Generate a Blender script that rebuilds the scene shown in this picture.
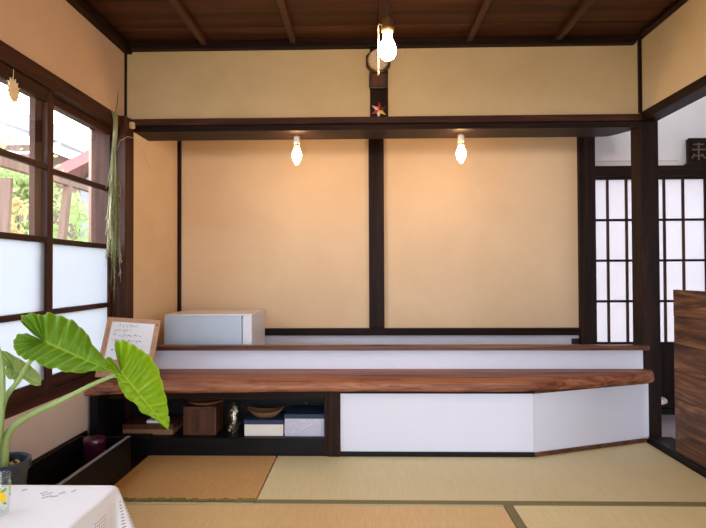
import bpy, bmesh, math, random
from mathutils import Vector, Matrix

# ------------------------------------------------------------------ scene, camera, light
S = bpy.context.scene
COL = S.collection
for o in list(bpy.data.objects):
    bpy.data.objects.remove(o, do_unlink=True)

cam_data = bpy.data.cameras.new('camera')
cam_data.sensor_width = 36.0
cam_data.lens = 530.0 / 706.0 * 36.0
cam_data.clip_start = 0.05
cam = bpy.data.objects.new('camera', cam_data)
COL.objects.link(cam)
YAW, PITCH, ROLL = math.atan(12 / 530), math.atan(8 / 530), 0.004
fw = Vector((-math.sin(YAW) * math.cos(PITCH), math.cos(YAW) * math.cos(PITCH), math.sin(PITCH)))
rt = Vector((math.cos(YAW), math.sin(YAW), 0))
up = rt.cross(fw)
c_, s_ = math.cos(ROLL), math.sin(ROLL)
rt, up = c_ * rt - s_ * up, s_ * rt + c_ * up
cam.matrix_world = Matrix(((rt.x, up.x, -fw.x, 0), (rt.y, up.y, -fw.y, 0), (rt.z, up.z, -fw.z, 1.0), (0, 0, 0, 1)))
S.camera = cam

SKY = 7.0            # overcast sky, the same all round
w = bpy.data.worlds.new('overcast_sky')
S.world = w
w.use_nodes = True
w.node_tree.nodes['Background'].inputs[0].default_value = (0.86, 0.90, 1.0, 1)
w.node_tree.nodes['Background'].inputs[1].default_value = SKY

S.view_settings.view_transform = 'Standard'
S.view_settings.look = 'None'
S.view_settings.gamma = 1
S.view_settings.use_curve_mapping = False
S.view_settings.exposure = 0.5
S.cycles.use_denoising = True
S.cycles.max_bounces = 10
S.cycles.diffuse_bounces = 6
S.cycles.transparent_max_bounces = 12
S.cycles.sample_clamp_indirect = 6.0
BULB_BEAM, BULB_PENDANT = 95.0, 340.0
BULB_COLOR = (1.0, 0.56, 0.24)


def portal(name, loc, rot, sx, sy):
    l = bpy.data.lights.new(name, 'AREA')
    l.shape = 'RECTANGLE'; l.size = sx; l.size_y = sy
    l.cycles.is_portal = True
    o = bpy.data.objects.new(name, l)
    COL.objects.link(o)
    o.location = loc; o.rotation_euler = rot


# daylight sampling at the three openings of the house (guides the sky light, gives off none)
portal('daylight_opening_garden', (0.1, -2.4, 0.98), (math.radians(90), 0, 0), 2.0, 1.96)
portal('daylight_opening_window', (-1.63, 1.05, 1.15), (0, math.radians(-90), 0), 1.4, 4.1)
portal('daylight_opening_next_room', (2.95, -2.4, 0.92), (math.radians(90), 0, 0), 1.3, 1.96)

# ------------------------------------------------------------------ materials
def nodes(name):
    m = bpy.data.materials.new(name)
    m.use_nodes = True
    nt = m.node_tree
    return m, nt, nt.nodes['Principled BSDF']


def rgba(c):
    return (c[0], c[1], c[2], 1)


def plain(name, col, rough=0.6, metal=0.0, spec=0.5, coat=0.0):
    m, nt, b = nodes(name)
    b.inputs['Base Color'].default_value = rgba(col)
    b.inputs['Roughness'].default_value = rough
    b.inputs['Metallic'].default_value = metal
    b.inputs['Specular IOR Level'].default_value = spec
    b.inputs['Coat Weight'].default_value = coat
    return m


def coords(nt, scale, rand=True):
    tc = nt.nodes.new('ShaderNodeTexCoord')
    mp = nt.nodes.new('ShaderNodeMapping')
    mp.inputs['Scale'].default_value = scale
    if rand:
        oi = nt.nodes.new('ShaderNodeObjectInfo')
        mul = nt.nodes.new('ShaderNodeMath'); mul.operation = 'MULTIPLY'; mul.inputs[1].default_value = 17.0
        nt.links.new(oi.outputs['Random'], mul.inputs[0])
        add = nt.nodes.new('ShaderNodeVectorMath'); add.operation = 'ADD'
        nt.links.new(tc.outputs['Object'], add.inputs[0])
        nt.links.new(mul.outputs[0], add.inputs[1])
        nt.links.new(add.outputs[0], mp.inputs['Vector'])
    else:
        nt.links.new(tc.outputs['Object'], mp.inputs['Vector'])
    return mp.outputs['Vector']


def noise(nt, vec, scale, detail=5, rough=0.6, dist=0.0):
    n = nt.nodes.new('ShaderNodeTexNoise')
    n.inputs['Scale'].default_value = scale
    n.inputs['Detail'].default_value = detail
    n.inputs['Roughness'].default_value = rough
    n.inputs['Distortion'].default_value = dist
    nt.links.new(vec, n.inputs['Vector'])
    return n.outputs['Fac']


def ramp(nt, fac, stops):
    r = nt.nodes.new('ShaderNodeValToRGB')
    el = r.color_ramp.elements
    while len(el) < len(stops):
        el.new(0.5)
    for e, (p, c) in zip(el, stops):
        e.position = p; e.color = rgba(c)
    nt.links.new(fac, r.inputs['Fac'])
    return r.outputs['Color']


def bump(nt, b, fac, strength, dist=0.01):
    bp = nt.nodes.new('ShaderNodeBump')
    bp.inputs['Strength'].default_value = strength
    bp.inputs['Distance'].default_value = dist
    nt.links.new(fac, bp.inputs['Height'])
    nt.links.new(bp.outputs['Normal'], b.inputs['Normal'])


def wood(name, dark, mid, light, axis='x', scale=16, rough=0.45, bstr=0.25, stretch=0.06, spec=0.4, lo=0.32, hi=0.68):
    m, nt, b = nodes(name)
    sc = {'x': (stretch, 1, 1), 'y': (1, stretch, 1), 'z': (1, 1, stretch)}[axis]
    v = coords(nt, sc)
    f = noise(nt, v, scale, 8, 0.65, 0.9)
    col = ramp(nt, f, [(lo, dark), (0.5, mid), (hi, light)])
    nt.links.new(col, b.inputs['Base Color'])
    b.inputs['Roughness'].default_value = rough
    b.inputs['Specular IOR Level'].default_value = spec
    bump(nt, b, f, bstr, 0.004)
    return m


def plaster(name, a, bcol, scale=2.2, rough=0.9):
    m, nt, b = nodes(name)
    v = coords(nt, (1, 1, 1))
    f = noise(nt, v, scale, 6, 0.6, 0.4)
    nt.links.new(ramp(nt, f, [(0.3, a), (0.7, bcol)]), b.inputs['Base Color'])
    b.inputs['Roughness'].default_value = rough
    b.inputs['Specular IOR Level'].default_value = 0.15
    f2 = noise(nt, v, 140, 4, 0.7)
    bump(nt, b, f2, 0.12, 0.003)
    return m


def tatami(name, a, bcol, axis, pitch, rough=0.55, depth=0.35):
    m, nt, b = nodes(name)
    v = coords(nt, (1, 1, 1), rand=False)
    wv = nt.nodes.new('ShaderNodeTexWave')
    wv.wave_type = 'BANDS'
    wv.bands_direction = axis.upper()
    wv.inputs['Scale'].default_value = 0.314 / pitch
    wv.inputs['Distortion'].default_value = 0.15
    wv.inputs['Detail'].default_value = 1.0
    nt.links.new(v, wv.inputs['Vector'])
    st = coords(nt, (40, 3, 1) if axis == 'x' else (3, 40, 1))
    f = noise(nt, st, 3.0, 5, 0.7)
    big = noise(nt, coords(nt, (1, 1, 1)), 2.0, 3, 0.5)
    mx = nt.nodes.new('ShaderNodeMath'); mx.operation = 'MULTIPLY_ADD'
    nt.links.new(wv.outputs['Fac'], mx.inputs[0]); mx.inputs[1].default_value = depth; nt.links.new(f, mx.inputs[2])
    m2 = nt.nodes.new('ShaderNodeMath'); m2.operation = 'MULTIPLY_ADD'
    nt.links.new(big, m2.inputs[0]); m2.inputs[1].default_value = 0.5; nt.links.new(mx.outputs[0], m2.inputs[2])
    nt.links.new(ramp(nt, m2.outputs[0], [(0.45, a), (1.15, bcol)]), b.inputs['Base Color'])
    b.inputs['Roughness'].default_value = rough
    b.inputs['Specular IOR Level'].default_value = 0.35
    bump(nt, b, wv.outputs['Fac'], 0.18, 0.002)
    return m


def thin_glass(name, tint=(1, 1, 1), refl=0.12):
    m, nt, b = nodes(name)
    nt.nodes.remove(b)
    out = nt.nodes['Material Output']
    tr = nt.nodes.new('ShaderNodeBsdfTransparent'); tr.inputs[0].default_value = rgba(tint)
    gl = nt.nodes.new('ShaderNodeBsdfGlossy'); gl.inputs['Roughness'].default_value = 0.03
    lw = nt.nodes.new('ShaderNodeLayerWeight'); lw.inputs['Blend'].default_value = 0.5
    pw_ = nt.nodes.new('ShaderNodeMath'); pw_.operation = 'POWER'; pw_.inputs[1].default_value = 4.0
    nt.links.new(lw.outputs['Facing'], pw_.inputs[0])
    mul = nt.nodes.new('ShaderNodeMath'); mul.operation = 'MULTIPLY_ADD'; mul.inputs[1].default_value = 0.5; mul.inputs[2].default_value = refl * 0.3
    mx = nt.nodes.new('ShaderNodeMixShader')
    nt.links.new(pw_.outputs[0], mul.inputs[0]); nt.links.new(mul.outputs[0], mx.inputs[0])
    nt.links.new(tr.outputs[0], mx.inputs[1]); nt.links.new(gl.outputs[0], mx.inputs[2])
    nt.links.new(mx.outputs[0], out.inputs['Surface'])
    return m


def translucent(name, col, dif=0.35):
    m, nt, b = nodes(name)
    nt.nodes.remove(b)
    out = nt.nodes['Material Output']
    tr = nt.nodes.new('ShaderNodeBsdfTranslucent'); tr.inputs[0].default_value = rgba(col)
    df = nt.nodes.new('ShaderNodeBsdfDiffuse'); df.inputs[0].default_value = rgba(col)
    mx = nt.nodes.new('ShaderNodeMixShader'); mx.inputs[0].default_value = dif
    nt.links.new(tr.outputs[0], mx.inputs[1]); nt.links.new(df.outputs[0], mx.inputs[2])
    nt.links.new(mx.outputs[0], out.inputs['Surface'])
    return m


def emit(name, col, strength):
    m, nt, b = nodes(name)
    nt.nodes.remove(b)
    e = nt.nodes.new('ShaderNodeEmission')
    e.inputs[0].default_value = rgba(col); e.inputs[1].default_value = strength
    nt.links.new(e.outputs[0], nt.nodes['Material Output'].inputs['Surface'])
    return m


M = {}
for ax in 'xyz':
    M['dark_' + ax] = wood('dark_stained_wood_' + ax, (0.006, 0.003, 0.0025), (0.014, 0.006, 0.0045), (0.032, 0.012, 0.007), ax, 22, 0.5, 0.25, 0.06, 0.13)
    M['red_' + ax] = wood('red_brown_wood_' + ax, (0.02, 0.007, 0.005), (0.045, 0.015, 0.009), (0.085, 0.03, 0.017), ax, 22, 0.48, 0.25, 0.06, 0.18)  # lit copy of the dark wood, light on it put into the colour
M['black_x'] = wood('black_lacquered_wood_x', (0.002, 0.002, 0.0025), (0.0045, 0.004, 0.005), (0.010, 0.009, 0.010), 'x', 18, 0.45, 0.12, 0.06, 0.2)
M['black_y'] = wood('black_lacquered_wood_y', (0.002, 0.002, 0.0025), (0.0045, 0.004, 0.005), (0.010, 0.009, 0.010), 'y', 18, 0.45, 0.12, 0.06, 0.2)
M['ceiling'] = wood('ceiling_board_wood', (0.026, 0.0075, 0.003), (0.056, 0.017, 0.0065), (0.10, 0.033, 0.012), 'x', 9, 0.5, 0.15, 0.05, 0.25)
M['rib'] = wood('ceiling_rib_wood', (0.03, 0.011, 0.006), (0.065, 0.024, 0.012), (0.10, 0.04, 0.02), 'y', 16, 0.45, 0.25, 0.06, 0.25)
M['slab'] = wood('oiled_slab_wood', (0.085, 0.022, 0.010), (0.25, 0.082, 0.037), (0.42, 0.17, 0.075), 'x', 30, 0.5, 0.5, 0.045, 0.5, 0.36, 0.64)
M['cap'] = wood('ledge_cap_wood', (0.04, 0.013, 0.008), (0.11, 0.04, 0.022), (0.24, 0.10, 0.05), 'x', 26, 0.38, 0.4, 0.05)
M['plank'] = wood('burnt_plank_wood', (0.018, 0.007, 0.004), (0.085, 0.034, 0.014), (0.25, 0.125, 0.055), 'y', 24, 0.45, 0.5, 0.09, 0.35, 0.36, 0.68)
M['pine'] = plain('pale_cedar_wood', (0.52, 0.30, 0.17), 0.6)
M['cedar_dark'] = plain('aged_cedar_wood', (0.26, 0.14, 0.07), 0.6)  # darker copy of the pale cedar, shade under the slab put in
M['brownbox'] = wood('brown_box_wood', (0.055, 0.017, 0.007), (0.085, 0.029, 0.012), (0.12, 0.045, 0.02), 'z', 14, 0.55)
M['board'] = wood('light_brown_board', (0.42, 0.23, 0.13), (0.52, 0.30, 0.17), (0.60, 0.36, 0.22), 'x', 20, 0.6, 0.1)
M['weathered'] = wood('weathered_grey_brown_wood', (0.08, 0.05, 0.04), (0.13, 0.085, 0.066), (0.19, 0.125, 0.10), 'z', 14, 0.8)
M['weathered_pale'] = wood('weathered_pale_wood', (0.20, 0.13, 0.10), (0.30, 0.20, 0.16), (0.40, 0.28, 0.23), 'z', 14, 0.8)  # weathered wood lightened, overexposure of the shaded post put into the colour
M['plaster_upper'] = plaster('ochre_plaster', (0.53, 0.415, 0.235), (0.62, 0.49, 0.295))
M['plaster_left'] = plaster('sand_plaster', (0.60, 0.42, 0.28), (0.66, 0.48, 0.33))
M['plaster_alcove'] = plaster('pale_orange_plaster', (0.69, 0.515, 0.325), (0.76, 0.59, 0.395), 1.6)
M['plaster_low'] = plaster('cream_plaster', (0.62, 0.54, 0.48), (0.70, 0.62, 0.56))
M['white'] = plaster('white_painted_board', (0.70, 0.73, 0.85), (0.74, 0.77, 0.89), 1.2, 0.7)
M['white_wall'] = plaster('white_plaster', (0.74, 0.72, 0.73), (0.80, 0.78, 0.79), 1.2, 0.8)
M['tatami_tan'] = tatami('tan_tatami', (0.54, 0.29, 0.10), (0.70, 0.42, 0.17), 'x', 0.013, 0.5, 0.12)
M['tatami_tan_near'] = tatami('light_tan_tatami', (0.65, 0.43, 0.18), (0.78, 0.56, 0.27), 'x', 0.013, 0.5, 0.12)
M['tatami_pale'] = tatami('pale_tatami', (0.66, 0.56, 0.29), (0.77, 0.67, 0.385), 'x', 0.013, 0.5, 0.10)
M['tatami_ribbed'] = tatami('ribbed_tatami', (0.58, 0.47, 0.21), (0.82, 0.70, 0.38), 'x', 0.013, 0.5, 0.55)
M['heri'] = plain('olive_tatami_border', (0.22, 0.19, 0.085), 0.8)
M['heri_pale'] = plain('pale_tatami_border', (0.56, 0.48, 0.30), 0.8)
M['fray'] = plain('frayed_rush', (0.22, 0.19, 0.05), 0.9)
M['glass'] = thin_glass('window_glass')
M['clear'] = thin_glass('drinking_glass', (0.97, 0.99, 0.98), 0.2)
M['frost'] = translucent('frosted_glass', (0.52, 0.54, 0.565), 0.25)
M['paper'] = translucent('shoji_paper', (0.62, 0.60, 0.615), 0.4)
M['concrete'] = plaster('grey_concrete', (0.34, 0.33, 0.36), (0.42, 0.41, 0.44), 4, 0.8)
M['appliance'] = plain('white_enamel', (0.72, 0.76, 0.82), 0.35)
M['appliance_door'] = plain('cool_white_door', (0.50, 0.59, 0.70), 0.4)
M['black'] = plain('black_plastic', (0.01, 0.01, 0.011), 0.45)
M['sheet'] = plain('white_paper', (0.84, 0.87, 0.92), 0.8)
M['ink'] = plain('grey_ink', (0.12, 0.12, 0.15), 0.8)
M['porcelain'] = plain('white_porcelain', (0.80, 0.78, 0.74), 0.3)
M['brass'] = plain('aged_brass', (0.50, 0.32, 0.12), 0.35, 0.9)
M['cord'] = plain('brown_cord', (0.06, 0.03, 0.02), 0.8)
M['clockcase'] = plain('dark_clock_wood', (0.035, 0.015, 0.008), 0.35)
M['dial'] = plain('cream_dial', (0.62, 0.50, 0.34), 0.6)
M['red'] = plain('red_paper', (0.60, 0.04, 0.06), 0.6)
M['yellow'] = plain('yellow_paper', (0.75, 0.50, 0.06), 0.6)
M['offwhite'] = plain('offwhite_paper', (0.75, 0.68, 0.58), 0.7)
M['brownpaper'] = plain('brown_paper', (0.10, 0.035, 0.02), 0.7)
M['navy'] = plain('navy_card', (0.012, 0.035, 0.085), 0.6)
M['creambox'] = plain('cream_card', (0.78, 0.74, 0.68), 0.7)
M['lilacbox'] = plain('lilac_grey_card', (0.52, 0.53, 0.66), 0.6)
M['silver'] = plain('silver_print', (0.85, 0.86, 0.92), 0.3)
M['wicker'] = plain('wicker', (0.18, 0.085, 0.032), 0.7)
M['purple'] = plain('plum_tin', (0.06, 0.006, 0.028), 0.3, 0.0, 0.5, 0.4)
M['pot'] = plain('navy_glazed_clay', (0.03, 0.055, 0.085), 0.35)
M['soil'] = plaster('gravel_soil', (0.03, 0.02, 0.012), (0.30, 0.22, 0.12), 60, 0.95)
M['petiole'] = plain('pale_green_stalk', (0.34, 0.48, 0.15), 0.5)
M['lemon'] = plain('lemon_yellow_print', (0.90, 0.60, 0.02), 0.5)
M['leafprint'] = plain('green_print', (0.16, 0.42, 0.06), 0.5)
M['thread'] = plain('grey_embroidery', (0.55, 0.56, 0.58), 0.9)
M['straw'] = plain('straw', (0.70, 0.50, 0.24), 0.8)
M['pale_straw'] = plain('pale_straw', (0.80, 0.66, 0.42), 0.8)
M['drygreen'] = plain('dried_green_grass', (0.13, 0.16, 0.065), 0.8)
M['drypale'] = plain('dried_pale_grass', (0.30, 0.29, 0.16), 0.8)
M['bark'] = plain('grey_bark', (0.15, 0.11, 0.08), 0.9)
M['roofred'] = plain('dull_red_fascia', (0.22, 0.085, 0.085), 0.7)
M['roofgrey'] = plain('grey_roof', (0.20, 0.20, 0.23), 0.6)
M['rubber_white'] = plain('white_cable', (0.8, 0.8, 0.82), 0.5)
M['ground'] = plaster('garden_earth', (0.16, 0.14, 0.10), (0.26, 0.24, 0.18), 1.0, 0.95)
M['bulb_beam'] = emit('lit_bulb_beam', BULB_COLOR, BULB_BEAM)
M['bulb_pendant'] = emit('lit_bulb_pendant', BULB_COLOR, BULB_PENDANT)


def leaf_mat(name, base, vein):
    m, nt, b = nodes(name)
    at = nt.nodes.new('ShaderNodeAttribute'); at.attribute_name = 'vein'
    n = noise(nt, coords(nt, (1, 1, 1)), 25, 3)
    c1 = ramp(nt, n, [(0.3, base), (0.7, (base[0] * 1.35, base[1] * 1.2, base[2] * 1.2))])
    mx = nt.nodes.new('ShaderNodeMix'); mx.data_type = 'RGBA'
    nt.links.new(at.outputs['Fac'], mx.inputs['Factor'])
    nt.links.new(c1, mx.inputs['A']); mx.inputs['B'].default_value = rgba(vein)
    nt.links.new(mx.outputs['Result'], b.inputs['Base Color'])
    b.inputs['Roughness'].default_value = 0.42
    b.inputs['Specular IOR Level'].default_value = 0.3
    out = nt.nodes['Material Output']
    tr = nt.nodes.new('ShaderNodeBsdfTranslucent')
    nt.links.new(mx.outputs['Result'], tr.inputs[0])
    ms = nt.nodes.new('ShaderNodeMixShader'); ms.inputs[0].default_value = 0.38
    nt.links.new(b.outputs[0], ms.inputs[1]); nt.links.new(tr.outputs[0], ms.inputs[2])
    nt.links.new(ms.outputs[0], out.inputs['Surface'])
    return m


M['leaf'] = leaf_mat('alocasia_leaf', (0.115, 0.265, 0.006), (0.33, 0.50, 0.06))
M['leaf_bright'] = leaf_mat('alocasia_bright_leaf', (0.22, 0.44, 0.006), (0.48, 0.66, 0.07))  # brighter copy of the leaf green, backlight put into the colour
M['leaf_pale'] = leaf_mat('alocasia_pale_leaf', (0.26, 0.42, 0.10), (0.42, 0.56, 0.22))
M['tree1'] = translucent('tree_leaf_green', (0.27, 0.36, 0.15), 0.6)  # paled, overexposure and glass haze put into the leaf colour
M['tree2'] = translucent('tree_leaf_autumn', (0.46, 0.36, 0.17), 0.6)  # paled the same way, window haze put into the colour


def cloth_mat():
    m, nt, b = nodes('white_lace_cotton')
    tc = nt.nodes.new('ShaderNodeTexCoord')
    sep = nt.nodes.new('ShaderNodeSeparateXYZ')
    nt.links.new(tc.outputs['UV'], sep.inputs[0])

    def op(kind, a, bb=None):
        n = nt.nodes.new('ShaderNodeMath'); n.operation = kind
        for i, q in enumerate((a, bb)):
            if q is None:
                continue
            if isinstance(q, (int, float)):
                n.inputs[i].default_value = q
            else:
                nt.links.new(q, n.inputs[i])
        return n.outputs[0]
    U, V = sep.outputs[0], sep.outputs[1]            # metres round the hem, metres below the rim
    fu = op('SUBTRACT', op('FRACT', op('MULTIPLY', U, 1 / 0.008)), 0.5)
    fv = op('SUBTRACT', op('FRACT', op('MULTIPLY', V, 1 / 0.008)), 0.5)
    hole = op('LESS_THAN', op('ADD', op('MULTIPLY', fu, fu), op('MULTIPLY', fv, fv)), 0.07)
    band = op('GREATER_THAN', op('SINE', op('MULTIPLY', U, 52.0)), 0.1)
    low = op('GREATER_THAN', V, 0.03)
    fac = op('MULTIPLY', op('MULTIPLY', hole, band), low)
    mx = nt.nodes.new('ShaderNodeMix'); mx.data_type = 'RGBA'
    nt.links.new(fac, mx.inputs['Factor'])
    mx.inputs['A'].default_value = (0.84, 0.87, 0.93, 1); mx.inputs['B'].default_value = (0.48, 0.42, 0.38, 1)
    nt.links.new(mx.outputs['Result'], b.inputs['Base Color'])
    b.inputs['Roughness'].default_value = 0.9
    return m


M['cloth'] = cloth_mat()

# ------------------------------------------------------------------ mesh builder
WORLD = {}     # object name -> world origin of the object


class MB:
    def __init__(self):
        self.v, self.f, self.uv = [], [], None

    def add(self, vs, fs):
        k = len(self.v)
        self.v += [Vector(p) for p in vs]
        self.f += [tuple(i + k for i in f) for f in fs]
        return self

    def box(self, x0, x1, y0, y1, z0, z1):
        return self.add([(x0, y0, z0), (x1, y0, z0), (x1, y1, z0), (x0, y1, z0), (x0, y0, z1), (x1, y0, z1), (x1, y1, z1), (x0, y1, z1)],
                        [(0, 3, 2, 1), (4, 5, 6, 7), (0, 1, 5, 4), (1, 2, 6, 5), (2, 3, 7, 6), (3, 0, 4, 7)])

    def prism(self, poly, a, b, axis='z'):
        # poly counter-clockwise seen from the positive axis
        def P(p, h):
            return {'z': (p[0], p[1], h), 'y': (p[0], h, p[1]), 'x': (h, p[0], p[1])}[axis]
        n = len(poly)
        vs = [P(p, a) for p in poly] + [P(p, b) for p in poly]
        fs = [tuple(range(n))[::-1], tuple(range(n, 2 * n))]
        fs += [(i, (i + 1) % n, n + (i + 1) % n, n + i) for i in range(n)]
        return self.add(vs, fs)

    def lathe(self, prof, c, n=24, axis='z', cap0=True, cap1=True):
        vs, fs = [], []
        for r, h in prof:
            for i in range(n):
                a = 2 * math.pi * i / n
                p = (r * math.cos(a), r * math.sin(a), h)
                if axis == 'y':
                    p = (p[0], h, p[1])
                vs.append((c[0] + p[0], c[1] + p[1], c[2] + p[2]))
        for k in range(len(prof) - 1):
            for i in range(n):
                j = (i + 1) % n
                fs.append((k * n + i, k * n + j, (k + 1) * n + j, (k + 1) * n + i))
        if cap0:
            fs.append(tuple(range(n))[::-1])
        if cap1:
            fs.append(tuple(range((len(prof) - 1) * n, len(prof) * n)))
        return self.add(vs, fs)

    def tube(self, pts, rad, n=8):
        pts = [Vector(p) for p in pts]
        rads = rad if isinstance(rad, (list, tuple)) else [rad] * len(pts)
        vs, fs = [], []
        prev = None
        for k, p in enumerate(pts):
            d = (pts[min(k + 1, len(pts) - 1)] - pts[max(k - 1, 0)]).normalized()
            if prev is None:
                a = d.cross(Vector((0, 0, 1)))
                if a.length < 1e-3:
                    a = d.cross(Vector((1, 0, 0)))
            else:
                a = prev - d * prev.dot(d)
            a.normalize(); prev = a
            b = d.cross(a)
            for i in range(n):
                t = 2 * math.pi * i / n
                vs.append(p + (a * math.cos(t) + b * math.sin(t)) * rads[k])
        for k in range(len(pts) - 1):
            for i in range(n):
                j = (i + 1) % n
                fs.append((k * n + i, k * n + j, (k + 1) * n + j, (k + 1) * n + i))
        fs.append(tuple(range(n))[::-1]); fs.append(tuple(range((len(pts) - 1) * n, len(pts) * n)))
        return self.add(vs, fs)

    def bar(self, p, q, w, h, upv=(0, 0, 1)):
        p, q = Vector(p), Vector(q)
        d = (q - p).normalized(); s = d.cross(Vector(upv)).normalized(); u = s.cross(d)
        vs = [b + s * (w / 2 * i) + u * (h / 2 * j) for b in (p, q) for i, j in ((-1, -1), (1, -1), (1, 1), (-1, 1))]
        return self.add(vs, [(0, 1, 2, 3), (7, 6, 5, 4), (0, 4, 5, 1), (1, 5, 6, 2), (2, 6, 7, 3), (3, 7, 4, 0)])

    def xf(self, mat):
        self.v = [mat @ p for p in self.v]
        return self

    def build(self, name, mat, parent=None, smooth=False, bevel=0.0, origin=None, fix=True):
        if origin is None:
            xs = [p.x for p in self.v]; ys = [p.y for p in self.v]; zs = [p.z for p in self.v]
            origin = Vector(((min(xs) + max(xs)) / 2, (min(ys) + max(ys)) / 2, min(zs)))
        origin = Vector(origin)
        me = bpy.data.meshes.new(name)
        me.from_pydata([tuple(p - origin) for p in self.v], [], self.f)
        if self.uv:
            lay = me.uv_layers.new(name='UVMap')
            for lp in me.loops:
                lay.data[lp.index].uv = self.uv[lp.vertex_index]
        if fix:
            bm = bmesh.new(); bm.from_mesh(me)
            bmesh.ops.recalc_face_normals(bm, faces=bm.faces)
            bm.to_mesh(me); bm.free()
        if smooth:
            me.polygons.foreach_set('use_smooth', [True] * len(me.polygons))
        me.materials.append(M[mat] if isinstance(mat, str) else mat)
        o = bpy.data.objects.new(name, me)
        COL.objects.link(o)
        if bevel:
            md = o.modifiers.new('bevel', 'BEVEL')
            md.width = bevel; md.segments = 2; md.limit_method = 'ANGLE'
        if smooth == 'auto':
            md = o.modifiers.new('edges', 'EDGE_SPLIT'); md.split_angle = math.radians(40)
        place(o, origin, parent)
        return o


def place(o, origin, parent):
    WORLD[o.name] = Vector(origin)
    if parent is not None:
        o.parent = parent
        o.location = Vector(origin) - WORLD[parent.name]
    else:
        o.location = origin


def empty(name, loc):
    o = bpy.data.objects.new(name, None)
    o.empty_display_size = 0.05
    COL.objects.link(o)
    place(o, loc, None)
    return o


def tag(o, label, cat, group=None, kind=None):
    o['label'] = label; o['category'] = cat
    if group: o['group'] = group
    if kind: o['kind'] = kind
    return o


def struct(o, label, cat):
    return tag(o, label, cat, kind='structure')


def twin(src, parent, delta):
    """a copy of one object that shares its mesh, moved by delta"""
    o = src.copy()
    COL.objects.link(o)
    place(o, WORLD[src.name] + Vector(delta), parent)
    return o


def box(name, mat, x0, x1, y0, y1, z0, z1, parent=None, bevel=0.0):
    return MB().box(x0, x1, y0, y1, z0, z1).build(name, mat, parent, bevel=bevel)


rnd = random.Random(7)
XL, XR, Y1, Y2, Y3 = -1.465, 1.66, 3.2, 3.97, 4.0
YN = -2.4

# ------------------------------------------------------------------ outdoors ground
g = struct(box('ground', 'ground', -16, 16, -16, 22, -0.75, -0.55), 'bare garden earth outside the house', 'ground')

# ------------------------------------------------------------------ floor and tatami
mb = MB().box(XL - 0.15, 1.64, YN, Y3, -0.14, -0.052)
mb.box(XL - 0.15, 1.64, 2.9, Y3, -0.052, -0.001).box(XL - 0.15, -1.195, YN, 2.9, -0.052, -0.001)
floor = struct(mb.build('floor', 'dark_x', origin=(0, 1.5, -0.05)), 'floor laid with tan and pale straw tatami mats', 'floor')


def mat_piece(poly, mat, label):
    m = MB().prism(poly, -0.05, 0.0).build('tatami_mat', mat, floor, bevel=0.003)
    m['label'] = label
    return m


def rect(x0, x1, y0, y1):
    return [(x0, y0), (x1, y0), (x1, y1), (x0, y1)]


m1 = mat_piece(rect(-1.19, -0.4865, 2.337, 2.895), 'tatami_tan', 'tan tatami mat before the open shelf')
m2 = mat_piece([(-0.4805, 2.337), (1.638, 2.337), (1.638, 3.155), (1.60, 3.155), (0.905, 2.895), (-0.4805, 2.895)], 'tatami_pale', 'pale tatami mat before the white counter front')
m3 = mat_piece(rect(-1.19, 0.587, 1.38, 2.284), 'tatami_tan_near', 'tan tatami mat nearest the camera')
m4 = mat_piece(rect(0.628, 1.638, 0.5, 2.297), 'tatami_ribbed', 'pale ribbed tatami mat in the near right corner')
m5 = mat_piece(rect(-1.19, 0.587, 0.5, 1.376), 'tatami_tan_near', 'tan tatami mat under the low table')
m6 = mat_piece(rect(-1.19, 1.638, YN, 0.496), 'tatami_pale', 'pale tatami mat behind the camera')
MB().box(-0.4805, 1.638, 2.300, 2.3365, -0.05, 0.0015).build('border', 'heri', m2)
MB().box(-1.19, -0.4865, 2.286, 2.306, -0.05, 0.001).build('border', 'heri_pale', m1)
MB().box(-0.4865, 0.587, 2.286, 2.2985, -0.05, 0.0008).build('border', 'heri_pale', m3)
MB().box(0.590, 0.6275, 0.5, 2.297, -0.05, 0.0015).build('border', 'heri', m4)
# frayed rush edge of the old tan mat
fr = MB()
x = -1.19
while x < -0.49:
    wd = rnd.uniform(0.012, 0.03)
    fr.box(x, min(x + wd, -0.488), 2.318 + rnd.uniform(-0.004, 0.003), 2.337, -0.04, 0.002 + rnd.uniform(0, 0.006))
    x += wd + rnd.uniform(0.001, 0.006)
fr.build('frayed_edge', 'fray', m1)

# ------------------------------------------------------------------ ceiling
ceil = struct(box('ceiling', 'dark_x', XL - 0.12, XR + 0.12, YN, Y1 + 0.1, 2.425, 2.46), 'dark brown board ceiling with slim ribs', 'ceiling')
pw, py = 0.30, YN
first = None
k = 0
while py < Y1 - 0.01:
    z = 2.402 + (0.004 if k % 2 else 0)
    if first is None:
        first = MB().box(XL - 0.01, XR + 0.01, py, py + pw - 0.004, z, z + 0.012).build('plank', 'ceiling', ceil)
    else:
        twin(first, ceil, (0, py - YN, z - 2.402))
    py += pw; k += 1
rib = MB().box(-0.018, 0.018, YN, Y1 - 0.045, 2.372, 2.402).build('rib', 'rib', ceil, bevel=0.003)
rib.location.x += -0.965; WORLD[rib.name].x += -0.965
for xx in (-0.425, 0.10, 0.63, 1.155):
    twin(rib, ceil, (xx + 0.965, 0, 0))
MB().box(XL, XL + 0.045, YN, Y1, 2.338, 2.402).build('cornice', 'dark_y', ceil, bevel=0.004)
MB().box(XL + 0.045, XR - 0.045, Y1 - 0.045, Y1, 2.352, 2.402).build('cornice', 'dark_x', ceil, bevel=0.004)
MB().box(XR - 0.045, XR, YN, Y1, 2.380, 2.402).build('cornice', 'dark_y', ceil, bevel=0.004)

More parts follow.
